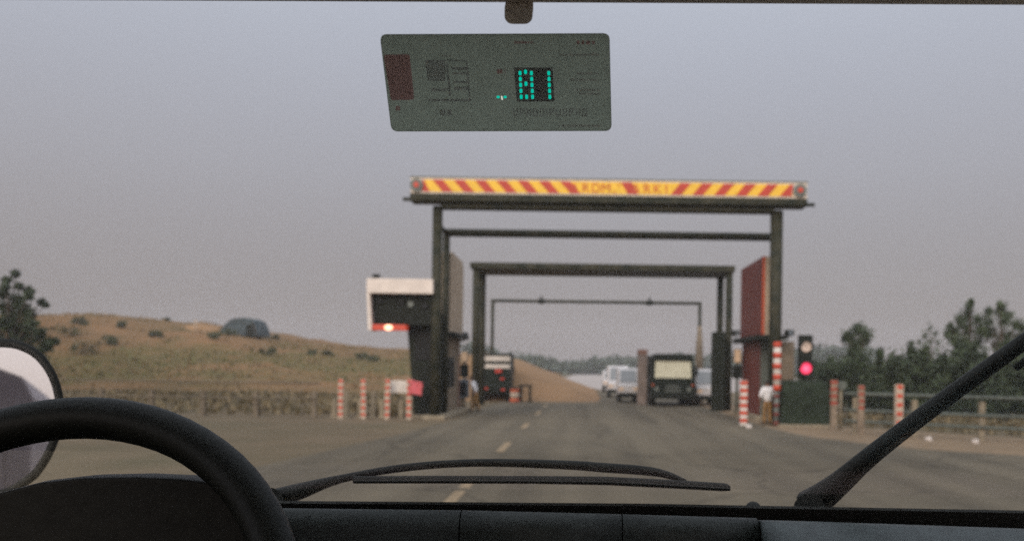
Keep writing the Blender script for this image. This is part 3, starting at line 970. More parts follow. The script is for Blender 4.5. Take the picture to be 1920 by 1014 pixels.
# ---------------------------------------------------------------- fences
def fence(label, pts_posts, rails, zr, post_m, rail_m, pw, ph, rr):
    a = Vector((*pts_posts[0], 0))
    t = empty('rail_fence', a, label, 'fence')
    for (x, y) in pts_posts:
        MB().box((x - a.x - pw / 2, y - a.y - pw / 2, -.05), (x - a.x + pw / 2, y - a.y + pw / 2, ph + random.uniform(-.03, .03)), .01).build('post', post_m, t)
    for z in zr:
        MB().tube([(x - a.x, y - a.y - pw / 2 - rr * .8, z) for x, y in rails], rr, 8).build('rail', rail_m, t)
fl = [(X(px, 36.9), 36.9) for px in (-20, 90, 190, 285, 382, 481, 590)]
fence('pale post fence with thin rails running left from the red banded posts', fl, [(X(-80, 36.9), 36.9), (X(600, 36.9), 36.9)], (1.36, .75), M['old_post'], M['old_post'], .2, 1.0, .035)
for px, lab in ((628, 'short pale post left of the farthest left red banded post'), (651, 'short pale post right of the farthest left red banded post'),
                (676, 'short pale post touching the second red banded post'), (701, 'taller pale post midway along the red banded row'), (717, 'short pale post left of the white board'), (753, 'pale post in front of the white board')):
    D = 37.2
    h = 1.05 if px in (651, 701) else .72
    x = X(px, D)
    t = empty('bollard', (x, D, 0), lab, 'bollard', 'short pale posts among the red banded posts')
    MB().box((-.09, -.08, -.05), (.09, .08, h), .015).build('shaft', M['concrete'], t)
    MB().box((-.14, -.13, -.02), (.14, .13, .07), .015).build('base', M['concrete'], t)
D = 36.8
t = empty('white_board', (X(748, D), D, 0), 'blank whitish board hung between the two red banded posts nearest the cabin', 'board')
MB().box((X(731, D) - X(748, D), .05, Z(736, D, 748)), (X(766, D) - X(748, D), .08, Z(713, D, 748)), .005).build('panel', M['marker_white'], t)
MB().box((X(731, D) - X(748, D), .085, Z(738, D, 748) + .1), (X(766, D) - X(748, D), .12, Z(738, D, 748) + .16)).build('batten', M['concrete'], t)

# pink cloth tied to the last post
D = 36.3
c0 = P(779, 727, D)
mb = MB()
n = 9
g_ = [[None] * n for _ in range(n)]
for i in range(n):
    for j in range(n):
        u, v = i / (n - 1) - .5, j / (n - 1) - .5
        edge = .06 * noise.noise((u * 6, v * 6, 1))
        g_[i][j] = mb.bm.verts.new((u * .52 + edge + .06 * v, .06 * math.sin(u * 9 + v * 4) , v * .52 - .10 * u + edge))
for i in range(n - 1):
    for j in range(n - 1):
        f = mb.bm.faces.new((g_[i][j], g_[i + 1][j], g_[i + 1][j + 1], g_[i][j + 1])); f.smooth = True
cl = mb.build('pink_cloth', M['pink_cloth'], None)
sm = cl.modifiers.new('s', 'SOLIDIFY'); sm.thickness = .012
cl.location = c0
tag(cl, 'crumpled pink cloth tied to the red banded post beside the dark cabin', 'cloth')

fr = [(9.35, 31.9), (10.9, 30.6), (12.55, 29.3), (13.9, 28.3), (15.6, 27.2), (17.6, 26)]
rl = [(9.0, 32.2)] + fr + [(19, 25.2)]
fence('dark rail fence running from the dark green block to the right edge', fr, rl, (1.36, .80, .42), M['concrete'], M['rail_grey'], .17, 1.22, .055)

# stones / litter
for px, py, lab in ((1404, 802, 'white crumpled litter at the foot of the short striped post by the road'), (1741, 826, 'white stone on the verge just right of the wiper'), (1829, 831, 'white stone on the verge under the right fence')):
    D = F * EYE / ((py - VY) - (px - VX) * S)
    mb = MB().sphere((0, 0, .05), .13, 10, 7, scale=(1, .8, .6))
    for v in mb.bm.verts: v.co += Vector((noise.noise(v.co * 9), noise.noise(v.co * 9 + Vector((5, 0, 0))), noise.noise(v.co * 9 + Vector((0, 7, 0))))) * .05
    o = mb.build('litter' if px == 1404 else 'stone', M['litter'])
    o.location = (X(px, D, py), D, 0.0)
    tag(o, lab, 'litter' if px == 1404 else 'stone')

# ---------------------------------------------------------------- vehicles
def wheel(t, x, y, r, w):
    q = MB().tube([(x - w / 2, y, r), (x + w / 2, y, r)], r, 22).build('wheel', M['tyre'], t)
    MB().tube([(x - w / 2 - .01, y, r), (x + w / 2 + .01, y, r)], r * .55, 16).build('rim', M['metal'], q)

def glass_mat():
    m = bpy.data.materials.new('window_glass')
    m.use_nodes = True
    b = m.node_tree.nodes['Principled BSDF']
    b.inputs['Base Color'].default_value = (.16, .16, .155, 1)
    b.inputs['Roughness'].default_value = .06
    b.inputs['Specular IOR Level'].default_value = .9
    return m
M['glass'] = glass_mat()
M['painted_glare'] = mat('painted_glare', (.66, .63, .47), .25, .1, 3)  # sky reflection on the truck windscreen, put into its base colour

# dark green truck coming towards us
D = 53.0
tr = empty('truck', (X(1262, D), D, 0), 'dark green truck facing the camera with windscreen painted pale for reflected sky', 'truck')
w = 1.22
def bodyshape(m):
    pr = [(-w, .62), (w, .62), (w, 1.5), (w * .98, 2.2), (w * .93, 2.86), (w * .82, 2.98), (-w * .82, 2.98), (-w * .93, 2.86), (-w * .98, 2.2), (-w, 1.5)]
    m.prism([(x, 0, z) for x, z in pr], (0, 1.9, 0))
mb = MB(); bodyshape(mb); mb.build('cab', M['vehicle_green'], tr)
MB().box((-w, 2.1, .9), (w, 6.5, 2.9), .03).build('cargo_body', M['vehicle_green'], tr)
MB().prism([(-w * .85, -.045, 1.62), (w * .85, -.045, 1.62), (w * .82, -.02, 2.58), (-w * .82, -.02, 2.58)], (0, .03, 0)).build('windscreen', M['painted_glare'], tr)
MB().box((-w * .9, -.16, 2.62), (w * .9, -.003, 2.72), .02).build('sun_visor', M['vehicle_green'], tr)
MB().box((-w * 1.0, -.2, .42), (w * 1.0, -.002, .72), .04).build('bumper', M['dark'], tr)
for i in range(5):
    MB().box((-.5 + .04 * i, -.05, .82 + i * .09), (.5 - .04 * i, -.004, .86 + i * .09)).build('grille_bar', M['lamp_grey'], tr)
for s in (-1, 1):
    MB().disc_y((s * w * .75, -.03, .98), .13, .06).build('headlight', M['lamp_grey'], tr)
    MB().box((s * w * .93 - .07, -.04, 1.17), (s * w * .93 + .07, -.003, 1.27)).build('indicator', M['orange_red'], tr)
    MB().box((s * (w + .14) - .08, .1, 1.75), (s * (w + .14) + .08, .18, 2.3), .03).build('wing_mirror', M['dark'], tr)
    MB().tube([(s * w, .15, 2.2), (s * (w + .14), .15, 2.15)], .02, 6).build('mirror_arm', M['dark'], tr)
    wheel(tr, s * (w - .12), 1.0, .48, .34)
    wheel(tr, s * (w - .12), 5.2, .48, .42)
MB().box((-.9, -.03, .44), (.9, .3, .46)).build('light_gap_plate', M['marker_white'], tr)  # white plate standing in for the light showing under the truck

# small dark goods truck seen from behind on the left
D = 56.5
lt = empty('goods_truck', (X(931, D), D, 0), 'small dark goods truck seen from behind with two white bands', 'truck')
w = .80
MB().box((-w, 0, .72), (w, 3.4, 2.92), .03).build('cargo_body', M['vehicle_green'], lt)
MB().box((-w - .02, -.03, 2.46), (w + .02, -.002, 2.76), .005).build('white_band', M['marker_white'], lt)
MB().box((-w - .02, -.03, 2.02), (w + .02, -.002, 2.27), .005).build('white_band', M['marker_white'], lt)
MB().box((-w * .93, 3.5, .5), (w * .93, 4.9, 2.2), .08).build('cab', M['vehicle_green'], lt)
MB().box((-w, -.08, .52), (w, 3.4, .70), .02).build('chassis', M['dark'], lt)
for x, z, s in ((.12, 1.86, .2), (.36, 1.4, .12), (.42, .74, .12), (-.6, .80, .1)):
    MB().box((x - s, -.11, z - s * .5), (x + s, -.085 if z < .76 else -.002, z + s * .5), .01).build('tail_light', M['tail'], lt)
for s in (-1, 1):
    wheel(lt, s * (w - .1), .7, .40, .26)
    wheel(lt, s * (w - .1), 4.2, .38, .22)

def van(px, D, label, w=.82, h=2.0):
    t = empty('white_van', (X(px, D), D, 0), label, 'van', 'white vans waiting beyond the gantries')
    pr = [(0, .45), (-.02, 1.05), (.55, 1.22), (1.1, h - .12), (1.4, h), (4.2, h), (4.3, h - .2), (4.3, .45)]
    MB().prism([(-w, y, z) for y, z in pr], (2 * w, 0, 0)).build('body', M['vehicle_white'], t)
    MB().prism([(-w * .86, .56, 1.26), (w * .86, .56, 1.26), (w * .8, 1.07, h - .15), (-w * .8, 1.07, h - .15)], (0, -.03, .025)).build('windscreen', M['glass'], t)
    MB().box((-w, -.1, .36), (w, -.025, .62), .03).build('bumper', M['dark'], t)
    for s in (-1, 1):
        MB().box((s * w * .75 - .13, -.06, .78), (s * w * .75 + .13, -.012, .94), .02).build('headlight', M['lit_cream'], t)
        wheel(t, s * (w - .08), .8, .32, .2)
        wheel(t, s * (w - .08), 3.5, .32, .2)
van(1179, 58, 'nearest white van left of the dark green truck', .60, 2.15)
van(1160, 67, 'white van half hidden behind the nearest white van', .72, 2.3)
van(1147, 82, 'farthest white van at the left of the waiting row', .72, 1.9)
van(1328, 54.5, 'white van mostly hidden behind the right portal legs', .62, 2.15)

D = 55
t = empty('gate_pillar', (X(1204, D), D, 0), 'brown pillar with reddish cap just left of the dark green truck', 'pillar')
MB().box((-.27, -.2, 0), (.27, .2, 2.95), .02).build('shaft', M['brown_post'], t)
MB().box((-.30, -.23, 2.952), (.30, .23, 3.25), .03).build('cap', M['rust'], t)

# barrel and table beyond the middle portal
D = 56
t = empty('road_barrel', (X(966, D), D, 0), 'orange and pale banded barrel with dark lid beside the small table', 'barrel')
for i, (z0_, z1_, m_) in enumerate(((0, .24, 'orange_red'), (.242, .58, 'marker_cream'), (.582, .80, 'orange_red'))):
    MB().tube([(0, 0, z0_), (0, 0, z1_)], .30 - .015 * i, 18).build('band', M[m_], t)
MB().sphere((0, 0, .80), .26, 16, 8, scale=(1, 1, .55)).build('lid', M['dark'], t)
t = empty('roadside_table', (X(985, D), D + .5, 0), 'small dark table standing by the sand slope', 'table')
MB().box((-.40, -.35, .95), (.40, .35, 1.05), .02).build('table_top', M['dark'], t)
for sx, sy in ((-.28, -.25), (.28, -.25), (-.28, .25), (.28, .25)):
    MB().box((sx - .06, sy - .06, 0), (sx + .06, sy + .06, .948)).build('leg', M['dark'], t)

# control cabinet behind right portal leg
D = 47.6
tag(MB().box((X(1336, D), D, 0), (X(1360, D), D + .6, Z(622, D, 1345)), .03).build('control_cabinet', M['dark_booth']), 'tall dark cabinet between the right portal legs and the lane', 'cabinet')

# ---------------------------------------------------------------- people
def skin_mesh(name, verts, edges, radii, material, parent, sub=1, root=0):
    me = bpy.data.meshes.new(name)
    me.from_pydata([tuple(v) for v in verts], edges, [])
    o = bpy.data.objects.new(name, me)
    COL.objects.link(o)
    o.modifiers.new('skin', 'SKIN').use_smooth_shade = True
    if not me.skin_vertices: bpy.context.view_layer.update()
    for i, r in enumerate(radii):
        sv = me.skin_vertices[0].data[i]
        sv.radius = (r, r) if not hasattr(r, '__len__') else r
        sv.use_root = (i == root)
    sm = o.modifiers.new('sub', 'SUBSURF'); sm.levels = sub; sm.render_levels = sub
    bpy.context.view_layer.update()
    dg = bpy.context.evaluated_depsgraph_get()
    m2 = bpy.data.meshes.new_from_object(o.evaluated_get(dg))
    bpy.data.objects.remove(o)
    m2.materials.clear(); m2.materials.append(material)
    q = bpy.data.objects.new(name, m2)
    COL.objects.link(q)
    q.parent = parent
    return q

def person(loc, rz, label, lean=0.0, H=1.72, stride=.1):
    t = empty('person', loc, label, 'person', rz=rz)
    k = H / 1.75
    def L(x, y, z):      # lean forward (towards -Y) above the hips
        if z > .92:
            d = z - .92
            y = y - math.sin(lean) * d
            z = .92 + math.cos(lean) * d
        return Vector((x, y, z)) * k
    J = {'pelvis': L(0, 0, .95), 'waist': L(0, 0, 1.08), 'chest': L(0, 0, 1.30), 'neckb': L(0, 0, 1.46), 'neck': L(0, -.01, 1.52), 'head': L(0, -.02, 1.60), 'crown': L(0, -.01, 1.69)}
    names = list(J)
    V = [J[n] for n in names]
    E = [(i, i + 1) for i in range(6)]
    Rr = [(.15, .11), (.135, .10), (.155, .105), (.07, .06), (.052, .052), (.082, .095), (.055, .06)]
    shirtV, trV = {}, {}
    arms, legs = {}, {}
    for s in (-1, 1):
        sh_, el, wr, hd = L(s * .19, 0, 1.42), L(s * .31, .03, 1.15), L(s * .30, -.07 + .03 * s, .93), L(s * .29, -.10 + .03 * s, .87)
        i0 = len(V); V += [sh_, el, wr, hd]; E += [(2, i0), (i0, i0 + 1), (i0 + 1, i0 + 2), (i0 + 2, i0 + 3)]
        Rr += [.062, .043, .028, (.036, .018)]
        arms[s] = (sh_, el, wr, hd)
        hp, kn, an, to = Vector((s * .09, 0, .88)) * k, Vector((s * .10, -.03 - s * stride * .4, .49)) * k, Vector((s * .105, s * -stride, .08)) * k, Vector((s * .12, s * -stride - .15, .035)) * k
        i0 = len(V); V += [hp, kn, an, to]; E += [(0, i0), (i0, i0 + 1), (i0 + 1, i0 + 2), (i0 + 2, i0 + 3)]
        Rr += [.088, .058, .038, .034]
        legs[s] = (hp, kn, an, to)
    body = skin_mesh('body', V, E, [tuple(np.array(r) * k) if hasattr(r, '__len__') else r * k for r in Rr], M['skin'], t)
    # fingers, nose and ears joined to the body mesh
    mb = MB(); mb.bm.from_mesh(body.data)
    for s in (-1, 1):
        hd = arms[s][3]
        for i, ln in enumerate((.062, .07, .066, .05)):
            b0 = hd + Vector((0, -.026 + .017 * i, -.015)) * k
            mb.tube([b0, b0 + Vector((-s * .008, -.004, -ln * .5)) * k, b0 + Vector((-s * .026, -.004, -ln)) * k], [.009 * k, .008 * k, .006 * k], 6)
        b0 = hd + Vector((0, -.03, .03)) * k
        mb.tube([b0, b0 + Vector((-s * .01, -.03, -.025)) * k, b0 + Vector((-s * .02, -.035, -.055)) * k], [.011 * k, .009 * k, .007 * k], 6)
        mb.sphere(J['head'] + Vector((s * .088, .01, 0)) * k, .022 * k, 8, 6, scale=(.5, .8, 1.3))
    mb.sphere(J['head'] + Vector((0, -.10, -.005)) * k, .016 * k, 8, 6, scale=(.8, 1, 1.5))
    mb.bm.to_mesh(body.data); mb.bm.free()
    for s in (-1, 1):
        MB().sphere(J['head'] + Vector((s * .033, -.088, .018)) * k, .011 * k, 8, 6).build('eye', M['hair'], t)
    MB().box(J['head'] + Vector((-.025, -.094, -.05)) * k, J['head'] + Vector((.025, -.088, -.042)) * k).build('mouth', M['red_panel'], t)
    MB().sphere(J['head'] + Vector((0, .015, .045)) * k, .098 * k, 16, 10, scale=(.92, 1.02, .78)).build('hair', M['hair'], t)
    sv = [J['pelvis'] + Vector((0, 0, -.10)) * k, J['waist'], J['chest'], J['neckb'] - Vector((0, 0, .01))]
    se = [(0, 1), (1, 2), (2, 3)]
    sr = [(.20, .16), (.185, .15), (.20, .14), (.085, .075)]
    for s in (-1, 1):
        a, b_, c_, d_ = arms[s]
        i0 = len(sv); sv += [a, b_, b_.lerp(c_, .5)]; se += [(2, i0), (i0, i0 + 1), (i0 + 1, i0 + 2)]; sr += [.088, .078, .072]
    skin_mesh('shirt', sv, se, [tuple(np.array(r) * k) if hasattr(r, '__len__') else r * k for r in sr], M['shirt'], t)
    sv = [J['pelvis'] + Vector((0, 0, .05)) * k, J['pelvis'] - Vector((0, 0, .03))]; se = [(0, 1)]; sr = [(.160, .125), (.165, .13)]
    for s in (-1, 1):
        a, b_, c_, d_ = legs[s]
        i0 = len(sv); sv += [a, b_, c_]; se += [(1, i0), (i0, i0 + 1), (i0 + 1, i0 + 2)]; sr += [.11, .085, .07]
        MB().sphere(c_.lerp(d_, .55) - Vector((0, 0, .005)), .06 * k, 12, 8, scale=(.8, 2.2, .75)).build('shoe', M['shoe'], t)
    skin_mesh('trousers', sv, se, [tuple(np.array(r) * k) if hasattr(r, '__len__') else r * k for r in sr], M['khaki'], t)
    return t
person((X(1440, 36.1), 36.1, 0), R(200), 'man in white shirt and ochre trousers standing by the tall striped pole', 0.03, 1.76, .06)
person((X(893, 44.0), 44.0, 0), R(-95), 'man in white shirt bending forward beside the payment kiosk', 0.32, 1.72, .16)

# ---------------------------------------------------------------- vehicle we sit in
cab = empty('driving_cab', (0, 0, 0.9), 'dark vehicle interior with steering wheel, dashboard, wipers and door mirror in the foreground', 'vehicle')
def cpart(name, material, fn, parent=None, rel=None):
    mb = MB(); fn(mb)
    o = mb.build(name, material)
    par = parent or cab
    o.parent = par
    o.matrix_parent_inverse = Matrix.Translation((0, 0, -.9))
    return o

# windscreen plane: through the base line and the header line
WB, WT = Vector((0, 1.20, 1.915)), Vector((0, .72, 2.395))
wdir = (WT - WB).normalized()
wnrm = Vector((0, wdir.z, -wdir.y)).normalized()      # pointing outwards (+Y, +Z)
if wnrm.y < 0: wnrm = -wnrm
def PW(px, py, off=0.0):
    """point on the windscreen (off metres outside it) that the photo shows at px, py"""
    d = ray(px, py)
    o = Vector((0, 0, EYE))
    k = (WB + wnrm * off - o).dot(wnrm) / d.dot(wnrm)
    return o + d * k

def screen_glass():
    m = bpy.data.materials.new('screen_glass')
    m.use_nodes = True
    nt = m.node_tree
    nt.nodes.clear()
    out = nt.nodes.new('ShaderNodeOutputMaterial')
    tr_ = nt.nodes.new('ShaderNodeBsdfTransparent')
    tr_.inputs[0].default_value = (.975, .98, .975, 1)
    gl = nt.nodes.new('ShaderNodeBsdfGlossy')
    gl.inputs['Roughness'].default_value = .03
    fr_ = nt.nodes.new('ShaderNodeFresnel'); fr_.inputs[0].default_value = 1.3
    ml = nt.nodes.new('ShaderNodeMath'); ml.operation = 'MULTIPLY'; ml.inputs[1].default_value = .22
    mx = nt.nodes.new('ShaderNodeMixShader')
    nt.links.new(fr_.outputs[0], ml.inputs[0])
    nt.links.new(ml.outputs[0], mx.inputs[0])
    nt.links.new(tr_.outputs[0], mx.inputs[1])
    nt.links.new(gl.outputs[0], mx.inputs[2])
    nt.links.new(mx.outputs[0], out.inputs[0])
    return m
M['screen_glass'] = screen_glass()
xl_, xr_ = -.86, .86
def glass(m):
    a = WB + (WB - WT).normalized() * .03
    b = WT + wdir * .05
    m.prism([(xl_, a.y, a.z), (xr_, a.y, a.z), (xr_, b.y, b.z), (xl_, b.y, b.z)], wnrm * .005)
cpart('windscreen', M['screen_glass'], glass)

# roof header along the top of the windscreen
a, b_ = PW(-120, -.5, -.004), PW(2040, 10.5, -.004)
def header(m):
    pr = [(0, 0), (-.03, -.004), (-.10, .012), (-.10, .09), (.06, .09)]
    for i in range(1):
        A = [(a.x, a.y + y, a.z + z) for y, z in pr]
        B = [(b_.x, b_.y + y, b_.z + z) for y, z in pr]
        va = [m.bm.verts.new(p) for p in A]; vb = [m.bm.verts.new(p) for p in B]
        n = len(pr)
        m.bm.faces.new(va); m.bm.faces.new(vb[::-1])
        for k in range(n): m.bm.faces.new((va[k], vb[k], vb[(k + 1) % n], va[(k + 1) % n]))
cpart('header_rail', M['roof_lining'], header)
cpart('roof', M['roof_lining'], lambda m: m.box((-.9, -1.3, 2.475), (.9, .70, 2.53)))
cpart('rear_wall', M['interior'], lambda m: m.prism([(-.9, -1.36, .9), (.9, -1.36, .9), (.9, -1.36, 1.6), (-.9, -1.36, 1.6)], (0, .05, 0)).box((-.9, -1.36, 2.38), (.9, -1.31, 2.47)))
for s in (-1, 1):
    cpart('door_panel', M['interior'], lambda m: m.box((s * .90 - .025, -1.3, .9), (s * .90 + .025, 1.15, 1.74)))
    cpart('side_rail', M['interior'], lambda m: m.box((s * .90 - .025, -1.3, 2.36), (s * .90 + .025, .66, 2.474)))
    cpart('windscreen_pillar', M['interior'], lambda m: m.tube([(s * .88, 1.22, 1.86), (s * .88, .70, 2.42)], .035, 10))
    cpart('door_pillar', M['interior'], lambda m: m.box((s * .90 - .025, -.35, 1.742), (s * .90 + .025, -.25, 2.358)))
cpart('floor', M['interior'], lambda m: m.box((-.9, -1.36, .84), (.9, 1.25, .898)))
cpart('front_panel', M['body_grey'], lambda m: m.box((-.9, 1.26, .6), (.9, 1.32, 1.83)))

# mirror mount at the top
def nub(m):
    pts = []
    x0, x1, y0, y1 = 948, 1000, 4, 33
    r = 15
    for th in range(0, 91, 15):
        pts.append((x1 - r + r * math.cos(R(th)), y1 - r + r * math.sin(R(th))))
    for th in range(90, 181, 15):
        pts.append((x0 + r + r * math.cos(R(th)), y1 - r + r * math.sin(R(th))))
    pts = [(x1, y0)] + pts + [(x0, y0)]
    m.prism([PW(x, y, -.003) for x, y in pts], -wnrm * .012)
cpart('mirror_mount', M['roof_lining'], nub)

# ---- seal, dashboard
def strip_poly(m, tops, bots, off0, thick):
    n = len(tops)
    fr_, bk = [], []
    for px, py in tops + bots[::-1]:
        p = PW(px, py, off0); fr_.append(p)
    m.prism(fr_, wnrm * thick)
cpart('windscreen_seal', M['rubber'], lambda m: strip_poly(m, [(-200, 942), (540, 943), (1200, 948), (1920, 961), (2150, 966)], [(-200, 975), (540, 976), (1200, 985), (1920, 1010), (2150, 1016)], -.007, .004))
# dashboard panels: rounded top edge, upright face
def dash(px0, px1, e0, e1, D0, D1):
    def fn(m):
        A, B = P(px0, e0, D0), P(px1, e1, D1)
        pr = [(.06, -.035), (.036, -.010), (.018, -.001)]
        for th in range(0, 91, 18):
            pr.append((.018 - .022 * math.sin(R(th)), -.022 + .021 * math.cos(R(th))))
        pr += [(-.010, -.10), (-.006, -.30), (.06, -.30)]
        va = [m.bm.verts.new((A.x, A.y + y, A.z + z)) for y, z in pr]
        vb = [m.bm.verts.new((B.x, B.y + y, B.z + z)) for y, z in pr]
        n = len(pr)
        m.bm.faces.new(va); m.bm.faces.new(vb[::-1])
        for k in range(n):
            f = m.bm.faces.new((va[k], vb[k], vb[(k + 1) % n], va[(k + 1) % n]))
            f.smooth = 1 < k < 9
    cpart('dashboard_panel', M['dash_grey'], fn)
DD = 1.08
dash(-160, 861, 947, 958.5, DD, DD)
dash(863.5, 1166, 958.5, 966, DD, DD)
dash(1168.5, 1424, 966, 973.5, DD, DD)
# passenger side pad rolls towards the viewer
def pad(m):
    pr = [(.06, -.03), (.03, -.005), (-.01, -.001), (-.10, -.024), (-.2, -.06), (-.26, -.12), (-.27, -.3), (.06, -.3)]
    cols = [(1427, 974.5, 0.0), (1445, 974.3, .5), (1475, 974.8, .9), (1520, 976, 1.0), (1900, 989, 1.0), (2150, 998, 1.0)]
    prev = None
    for px, py, f_ in cols:
        A = P(px, py, DD)
        cur = []
        for y, z in pr:
            if y < 0: y = y * (.18 + .82 * f_)
            cur.append(m.bm.verts.new((A.x, A.y + y, A.z + z)))
        if prev:
            n = len(pr)
            for k in range(n):
                f = m.bm.faces.new((prev[k], cur[k], cur[(k + 1) % n], prev[(k + 1) % n])); f.smooth = True
        else:
            m.bm.faces.new(cur)
        prev = cur
    m.bm.faces.new(prev[::-1])
cpart('passenger_pad', M['pad_grey'], pad)

# instrument hood behind the wheel
def hood(m):
    D0 = .90
    outline = [(-260, 1060), (-180, 985), (-90, 948), (0, 922), (70, 904), (150, 895), (250, 893), (340, 897), (420, 906), (480, 940), (520, 1000), (540, 1060), (545, 1150), (-260, 1150)]
    A = [P(x, y, D0) for x, y in outline]
    c = sum(A, Vector()) / len(A)
    rings = []
    for off, sc in ((.0, .93), (-.0, .97), (.006, .99), (.016, 1.0), (.028, .99), (.05, .95)):
        rings.append([m.bm.verts.new(c + (p - c) * sc + Vector((0, off, 0))) for p in A])
    m.bm.faces.new(rings[0])
    for r0, r1 in zip(rings, rings[1:]):
        for k in range(len(A)):
            f = m.bm.faces.new((r0[k], r1[k], r1[(k + 1) % len(A)], r0[(k + 1) % len(A)])); f.smooth = True
    m.bm.faces.new(rings[-1][::-1])
cpart('instrument_hood', M['interior'], hood)

# steering wheel
sw_c = P(30, 1222, .80)
tilt = Matrix.Rotation(R(-30), 4, 'X')      # rim leans away at the top
def torus(m, Rm, rm, n1=72, n2=16):
    MT = Matrix.Translation(sw_c) @ tilt @ Matrix.Rotation(R(90), 4, 'X')
    rings = []
    for i in range(n1):
        a = 2 * math.pi * i / n1
        ring = []
        for j in range(n2):
            b2 = 2 * math.pi * j / n2
            ring.append(m.bm.verts.new(MT @ Vector(((Rm + rm * math.cos(b2)) * math.cos(a), (Rm + rm * math.cos(b2)) * math.sin(a), rm * math.sin(b2)))))
        rings.append(ring)
    for i in range(n1):
        for j in range(n2):
            f = m.bm.faces.new((rings[i][j], rings[(i + 1) % n1][j], rings[(i + 1) % n1][(j + 1) % n2], rings[i][(j + 1) % n2])); f.smooth = True
sw = cpart('steering_wheel', M['wheel'], lambda m: torus(m, .225, .0205))
MT = Matrix.Translation(sw_c) @ tilt
def swp(name, fn):
    mb = MB(); fn(mb)
    o = mb.build(name, M['wheel']); o.parent = sw
    o.matrix_parent_inverse = Matrix.Translation((0, 0, 0))
    return o
swp('hub', lambda m: m.tube([MT @ Vector((0, .05, 0)), MT @ Vector((0, -.005, 0)), MT @ Vector((0, -.02, 0))], [.06, .06, .045], 24))
for an in (200, 340, 270):
    u = Vector((math.cos(R(an)), 0, math.sin(R(an))))
    swp('spoke', lambda m: m.tube([MT @ (u * .04 + Vector((0, .015, 0))), MT @ (u * .215)], [.018, .013], 10))
swp('column', lambda m: m.tube([MT @ Vector((0, .04, 0)), MT @ Vector((0, .35, -.05))], .035, 14))

# ---- wipers (outside the glass)
def wiper_blade(name, pts, off, r, parent=None, mat_=M['rubber']):
    P3, r3 = [], []
    n_ = len(pts)
    rad = r if hasattr(r, '__len__') else [r] * n_
    for i in range(n_ - 1):
        q = [np.array((*pts[min(max(i + j, 0), n_ - 1)], rad[min(max(i + j, 0), n_ - 1)] * 1000)) for j in (-1, 0, 1, 2)]
        for k in range(5):
            u = k / 5
            v = .5 * (2 * q[1] + (q[2] - q[0]) * u + (2 * q[0] - 5 * q[1] + 4 * q[2] - q[3]) * u * u + (3 * q[1] - q[0] - 3 * q[2] + q[3]) * u ** 3)
            P3.append(PW(v[0], v[1], off)); r3.append(max(v[2] / 1000, .001))
    P3.append(PW(*pts[-1], off)); r3.append(rad[-1])
    r = r3
    return cpart(name, mat_, lambda m: m.tube(P3, r, 8), parent)
w1 = wiper_blade('wiper', [(505, 936), (560, 921), (640, 897), (760, 876), (900, 867), (1060, 871), (1130, 876), (1200, 881), (1245, 888), (1285, 902)], .035, [.0125, .0110, .0055, .005, .005, .0058, .0062, .0060, .005, .003])
def blade_fn(m):
    pts = [(663, 899), (800, 898.5), (1000, 899), (1140, 901), (1260, 907), (1355, 912.6), (1364, 913.3), (1369, 913.7)]
    m.tube([PW(x, y, .012) for x, y in pts], [.0048, .005, .005, .0055, .0055, .0053, .0045, .002], 8)
    m.tube([PW(x, y + 3, .006) for x, y in pts], .0022, 6)
def sub(parent, name, fn, material):
    mb = MB(); fn(mb)
    o = mb.build(name, material); o.parent = parent
    return o
sub(w1, 'blade', blade_fn, M['rubber'])
sub(w1, 'pivot_cap', lambda m: m.tube([PW(505, 938, .012), PW(505, 938, .045)], .017, 14), M['rubber'])
w2 = wiper_blade('wiper', [(1512, 948), (1545, 928), (1580, 900), (1640, 848), (1760, 756), (1920, 640), (2080, 522)], .035, [.0200, .0185, .0155, .0122, .0104, .0090, .006])
sub(w2, 'pivot_cap', lambda m: m.tube([PW(1518, 955, .010), PW(1518, 955, .05)], .021, 14), M['rubber'])
sub(w2, 'blade', lambda m: m.tube([PW(x, y, .012) for x, y in ((1905, 690), (2010, 600), (2140, 480))], .004, 8), M['rubber'])
# washer nozzle lump on the seal
cpart('washer_nozzle', M['rubber'], lambda m: m.sphere(PW(1412, 955, .012), .011, 12, 8))

# ---- door mirror
MD = 1.60
mo = [(-150, 760), (-140, 690), (-100, 655), (-40, 638), (0, 634), (38, 639), (72, 656), (97, 684), (113, 718), (120, 755), (118, 795), (108, 832), (88, 872), (60, 904), (0, 935), (-80, 925), (-135, 860)]
# even, rounded outline
def resample(pts, n):
    out = []
    m_ = len(pts)
    for i in range(n):
        t_ = i / n * m_
        k = int(t_); u = t_ - k
        p0, p1, p2, p3 = (np.array(pts[(k + j - 1) % m_], float) for j in range(4))
        out.append(tuple(.5 * ((2 * p1) + (-p0 + p2) * u + (2 * p0 - 5 * p1 + 4 * p2 - p3) * u * u + (-p0 + 3 * p1 - 3 * p2 + p3) * u ** 3)))
    return out
mo = resample(mo, 72)
mc = P(-12, 780, MD)
